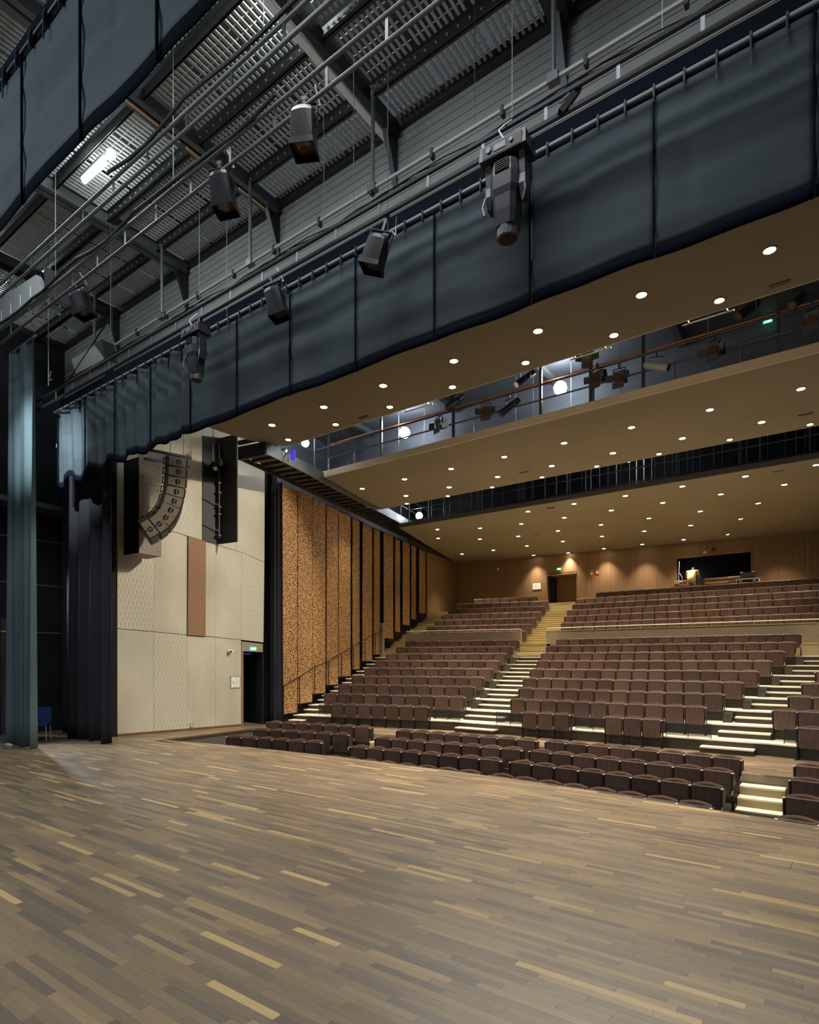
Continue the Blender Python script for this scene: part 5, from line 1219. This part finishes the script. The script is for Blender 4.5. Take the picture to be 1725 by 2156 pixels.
# ================================================================== DOWNLIGHTS
DL_ROWS = [
 ('front row of the first ceiling panel', CZ1, 1.25, [(573, 895), (682, 857), (807, 812), (956, 760), (1133, 697), (1351, 621), (1621, 527)]),
 ('rear row of the first ceiling panel', CZ1, .9, [(607, 926), (707, 894), (821, 857), (953, 815), (1107, 764), (1293, 706), (1515, 633)]),
 ('front row of the second ceiling panel', CZ2, 1, [(763, 1029), (852, 1009), (950, 987), (1062, 962), (1188, 933), (1330, 900), (1495, 863), (1687, 819)]),
 ('middle row of the second ceiling panel', CZ2, 1, [(773, 1061), (855, 1044), (946, 1026), (1048, 1004), (1162, 981), (1291, 954), (1437, 923), (1604, 889)]),
 ('rear row of the second ceiling panel', CZ2, .8, [(857, 1060.5), (943, 1044.5), (1036.5, 1026), (1141.6, 1005), (1257, 982), (1388, 956), (1537, 926), (1706, 894)]),
 ('first row of the rear ceiling', CZ3, 1, [(1112, 1077), (1209, 1061), (1317, 1044), (1437, 1024), (1570, 1003), (1719, 979)]),
 ('second row of the rear ceiling', CZ3, 1, [(921, 1114.7), (1011, 1112), (1098, 1103), (1188.5, 1090), (1287.6, 1074.6), (1396, 1058.6), (1518, 1040.6), (1652, 1020.6)]),
 ('third row of the rear ceiling', CZ3, 1, [(923, 1133.5), (1010.5, 1135), (1091.6, 1129), (1175, 1117.7), (1266, 1104.8), (1366.5, 1091.3), (1475, 1076.5), (1597, 1060)]),
 ('fourth row of the rear ceiling', CZ3, 1, [(1039, 1158.3), (1109.6, 1149.6), (1185.6, 1139.8), (1268, 1129.4), (1357, 1118.4), (1454.7, 1106.3), (1560.7, 1093), (1677, 1078.3)]),
 ('last row of the rear ceiling', CZ3, 1, [(973, 1166.4), (1124, 1169), (1197, 1164), (1272, 1155), (1352.7, 1146), (1439.7, 1136.2), (1534, 1125.6), (1636, 1114)])]
dm = MB(); dm.tube((0, 0, -.004), (0, 0, .01), .085, 14); dme = dm.mesh('lamp_disc', 'lamp_warm')
rm = MB(); rr = []
for r_, z_ in ((.115, .0), (.115, -.012), (.09, -.008), (.088, .0)): rr.append([(r_ * math.cos(i * math.pi / 8), r_ * math.sin(i * math.pi / 8), z_) for i in range(16)])
rm.rings(rr, close=False); rme = rm.mesh('trim_ring', 'ceil_panel')
sl = bpy.data.lights.new('downlight_beam', 'SPOT'); sl.energy = 400; sl.color = (1.0, .83, .62); sl.spot_size = 1.48; sl.spot_blend = .9; sl.shadow_soft_size = .09
for rn, zf, k, pts_ in DL_ROWS:
    for i, (u, v) in enumerate(pts_):
        P = atZ(u, v, 8.5); P = atZ(u, v, zf(P)); P = atZ(u, v, zf(P))
        t = thing('downlight', P, f'round recessed downlight, {ordn(i)} from left in {rn}', 'downlight', 0, 'recessed downlights of the house ceiling')
        d = put('lamp_disc', dme, t); r_ = put('trim_ring', rme, t)
        if k != 1: d.scale = (k, k, 1)
        o = bpy.data.objects.new('beam', sl); COL.objects.link(o); o.parent = t; o.location = (0, 0, -.03)

# ================================================================== BOOTH
t = thing('person', atY(1456.5, 1213, 31.3), 'person in pale yellow shirt bending over the desk of the booth, seen from behind', 'person')
def skin(name, verts, edges, radii, m_, parent, lvl=2):
    me = bpy.data.meshes.new(name); me.from_pydata(verts, edges, []); me.materials.append(M[m_]); o = bpy.data.objects.new(name, me); COL.objects.link(o); o.parent = parent
    mo = o.modifiers.new('skin', 'SKIN'); mo.use_smooth_shade = True; ms = o.modifiers.new('sub', 'SUBSURF'); ms.levels = lvl; ms.render_levels = lvl
    sv = me.skin_vertices[0].data
    for i, r in enumerate(radii): sv[i].radius = r if isinstance(r, tuple) else (r, r)
    sv[0].use_root = True
    return o
V_ = [(0, -.05, -.25), (0, 0, -.02), (0, .12, .18), (0, .24, .27), (.19, .24, .23), (-.19, .24, .23), (.31, .34, .0), (-.31, .34, .0), (.22, .52, -.09), (-.22, .52, -.09), (0, .32, .31), (.11, -.06, -.32), (-.11, -.06, -.32), (.13, 0, -.75), (-.13, 0, -.75), (.13, -.03, -1.1), (-.13, -.03, -1.1), (.13, .08, -1.14), (-.13, .08, -1.14)]
E_ = [(0, 1), (1, 2), (2, 3), (3, 4), (3, 5), (4, 6), (5, 7), (6, 8), (7, 9), (3, 10), (0, 11), (0, 12), (11, 13), (12, 14), (13, 15), (14, 16), (15, 17), (16, 18)]
R_ = [(.15, .12), (.16, .12), (.18, .12), (.13, .10), .085, .085, .045, .045, .032, .032, .055, .10, .10, .065, .065, .045, .045, .035, .035]
body = skin('body', V_, E_, R_, 'skin', t)
skin('shirt', [(0, -.06, -.38), (0, 0, -.02), (0, .12, .18), (0, .235, .27), (.195, .24, .225), (-.195, .24, .225), (.27, .29, .08), (-.27, .29, .08)], [(0, 1), (1, 2), (2, 3), (3, 4), (3, 5), (4, 6), (5, 7)], [(.22, .19), (.215, .175), (.225, .16), (.18, .14), .115, .115, .085, .085], 'shirt', t)
skin('trousers', [(0, -.05, -.40), (0, -.05, -.30), (.11, -.06, -.44), (-.11, -.06, -.44), (.13, 0, -.75), (-.13, 0, -.75), (.13, -.03, -1.06), (-.13, -.03, -1.06)], [(0, 1), (0, 2), (0, 3), (2, 4), (3, 5), (4, 6), (5, 7)], [(.17, .14), (.18, .14), .12, .12, .09, .09, .075, .075], 'trousers', t)
b = MB(); b.sm = True; n = 12
b.rings([[(.078 * math.sin(k) * math.cos(i * 2 * math.pi / n), .40 + .095 * math.sin(k) * math.sin(i * 2 * math.pi / n), .35 - .11 * math.cos(k)) for i in range(n)] for k in (.15, .5, .9, 1.3, 1.7, 2.1, 2.6, 3.0)])
hd = b.build('head', 'skin', t)
b = MB(); b.sm = True
b.rings([[(.082 * math.sin(k) * math.cos(i * 2 * math.pi / n), .385 + .095 * math.sin(k) * math.sin(i * 2 * math.pi / n), .36 - .108 * math.cos(k)) for i in range(n)] for k in (1.9, 2.2, 2.6, 3.0)]); b.build('hair', 'wood_wall', hd)
b = MB(); b.box(-.088, -.072, .40, .43, .32, .37); b.box(.072, .088, .40, .43, .32, .37); b.build('ears', 'skin', hd)
for s in (-1, 1):
    b = MB()
    for j in range(4): x = s * .22 + (j - 1.5) * .018; b.path([(x, .53, -.09), (x, .58 + (.01 if j in (1, 2) else 0), -.095), (x, .60, -.115)], .008, 5)
    b.path([(s * .22 - s * .03, .52, -.09), (s * .22 - s * .06, .56, -.10)], .009, 5); b.build('fingers', 'skin', t)
light('booth_glow', 'POINT', (-6.1, 33.2, 6.6), (0, 0, 0), 5, (.9, .85, .9), .2)
# desk with gear
t = thing('mixing_desk_table', (-4.7, 31.55, UZ(6) + .12), 'long wood control desk under the booth window', 'desk'); b = MB(); b.box(-1.9, 1.75, -.02, .42, .80, .86); b.build('desk_top', 'wood_wall', t); b = MB(); b.box(-1.9, 1.75, 0, .04, 0, .80); b.build('front_panel', 'wood_wall', t)
def case(u0, u1, v0, v1, Y, name, lab, cat, m_, edge=None, d=.4):
    p, q = atY(u0, v1, Y), atY(u1, v0, Y); t = thing(name, ((p.x + q.x) / 2, Y, p.z), lab, cat); hw_ = (q.x - p.x) / 2; h = q.z - p.z
    b = MB(); b.box(-hw_ + .02, hw_ - .02, .02, d - .02, .01, h - .01); b.build('body', m_, t)
    if edge:
        b = MB()
        for x in (-hw_, hw_ - .035): b.box(x, x + .035, 0, d, 0, h)
        b.box(-hw_, hw_, 0, .03, h - .035, h); b.box(-hw_, hw_, d - .03, d, h - .035, h); b.build('edge_profile', edge, t)
        b = MB(); b.box(-hw_ * .75, -hw_ * .45, -.006, .03, h * .35, h * .7); b.box(hw_ * .45, hw_ * .75, -.006, .03, h * .35, h * .7); b.build('latch', 'steel_light', t)
    return t, hw_, h
case(1550, 1599, 1216, 1230, 31.12, 'flight_case', 'black flight case with silver edges on the control desk', 'case', 'speaker_dark', 'case_edge')
t, hw_, h = case(1558, 1590, 1203, 1216, 31.14, 'sound_console', 'black sound console on the silver edged flight case', 'console', 'speaker_dark')
b = MB()
for i in range(2): b.tube((-hw_, .1, h), (-hw_ + .12, .1, h), .03, 6); b.tube((hw_ - .12, .1, h), (hw_, .1, h), .03, 6)
b.build('side_knobs', 'steel_light', t)
case(1531, 1562, 1211.5, 1215, 31.3, 'keyboard_tray', 'slim white keyboard tray beside the sound console', 'tray', 'white_sign')
case(1472, 1484, 1217, 1231, 31.3, 'dark_bin', 'dark open bin next to the bending person', 'bin', 'speaker_dark', d=.2)
case(1419, 1428, 1220.5, 1229, 31.3, 'cardboard_box', 'small cardboard box at the left end of the control desk', 'box', 'cardboard')
P = atY(1431, 1225, 31.4); t = thing('white_cable', P, 'looped white cable hanging at the left of the booth window', 'cable'); b = MB(); b.path([(0, 0, 1.0), (-.02, 0, .5), (-.04, 0, .2), (0, 0, .02), (.12, 0, -.02), (.14, 0, .15), (.05, 0, .38), (-.02, 0, .45)], .014, 5); b.build('cable', 'cable_white', t)
P = atY(1486, 1162, 31.6); t = thing('ceiling_speaker_pair', P, 'two small round lamps above the booth window', 'lamp')
b = MB(); b.tube((0, 0, .0), (-.02, -.12, -.05), .08, 10); b.build('brass_lamp', 'cardboard', t); b = MB(); b.tube((.35, 0, .1), (.35, -.1, .02), .09, 10); b.build('dark_lamp', 'black', t)
b = MB(); b.path([(0, 0, .1), (.05, 0, .3), (-.1, 0, .42)], .008, 4); b.build('wire', 'black', t)
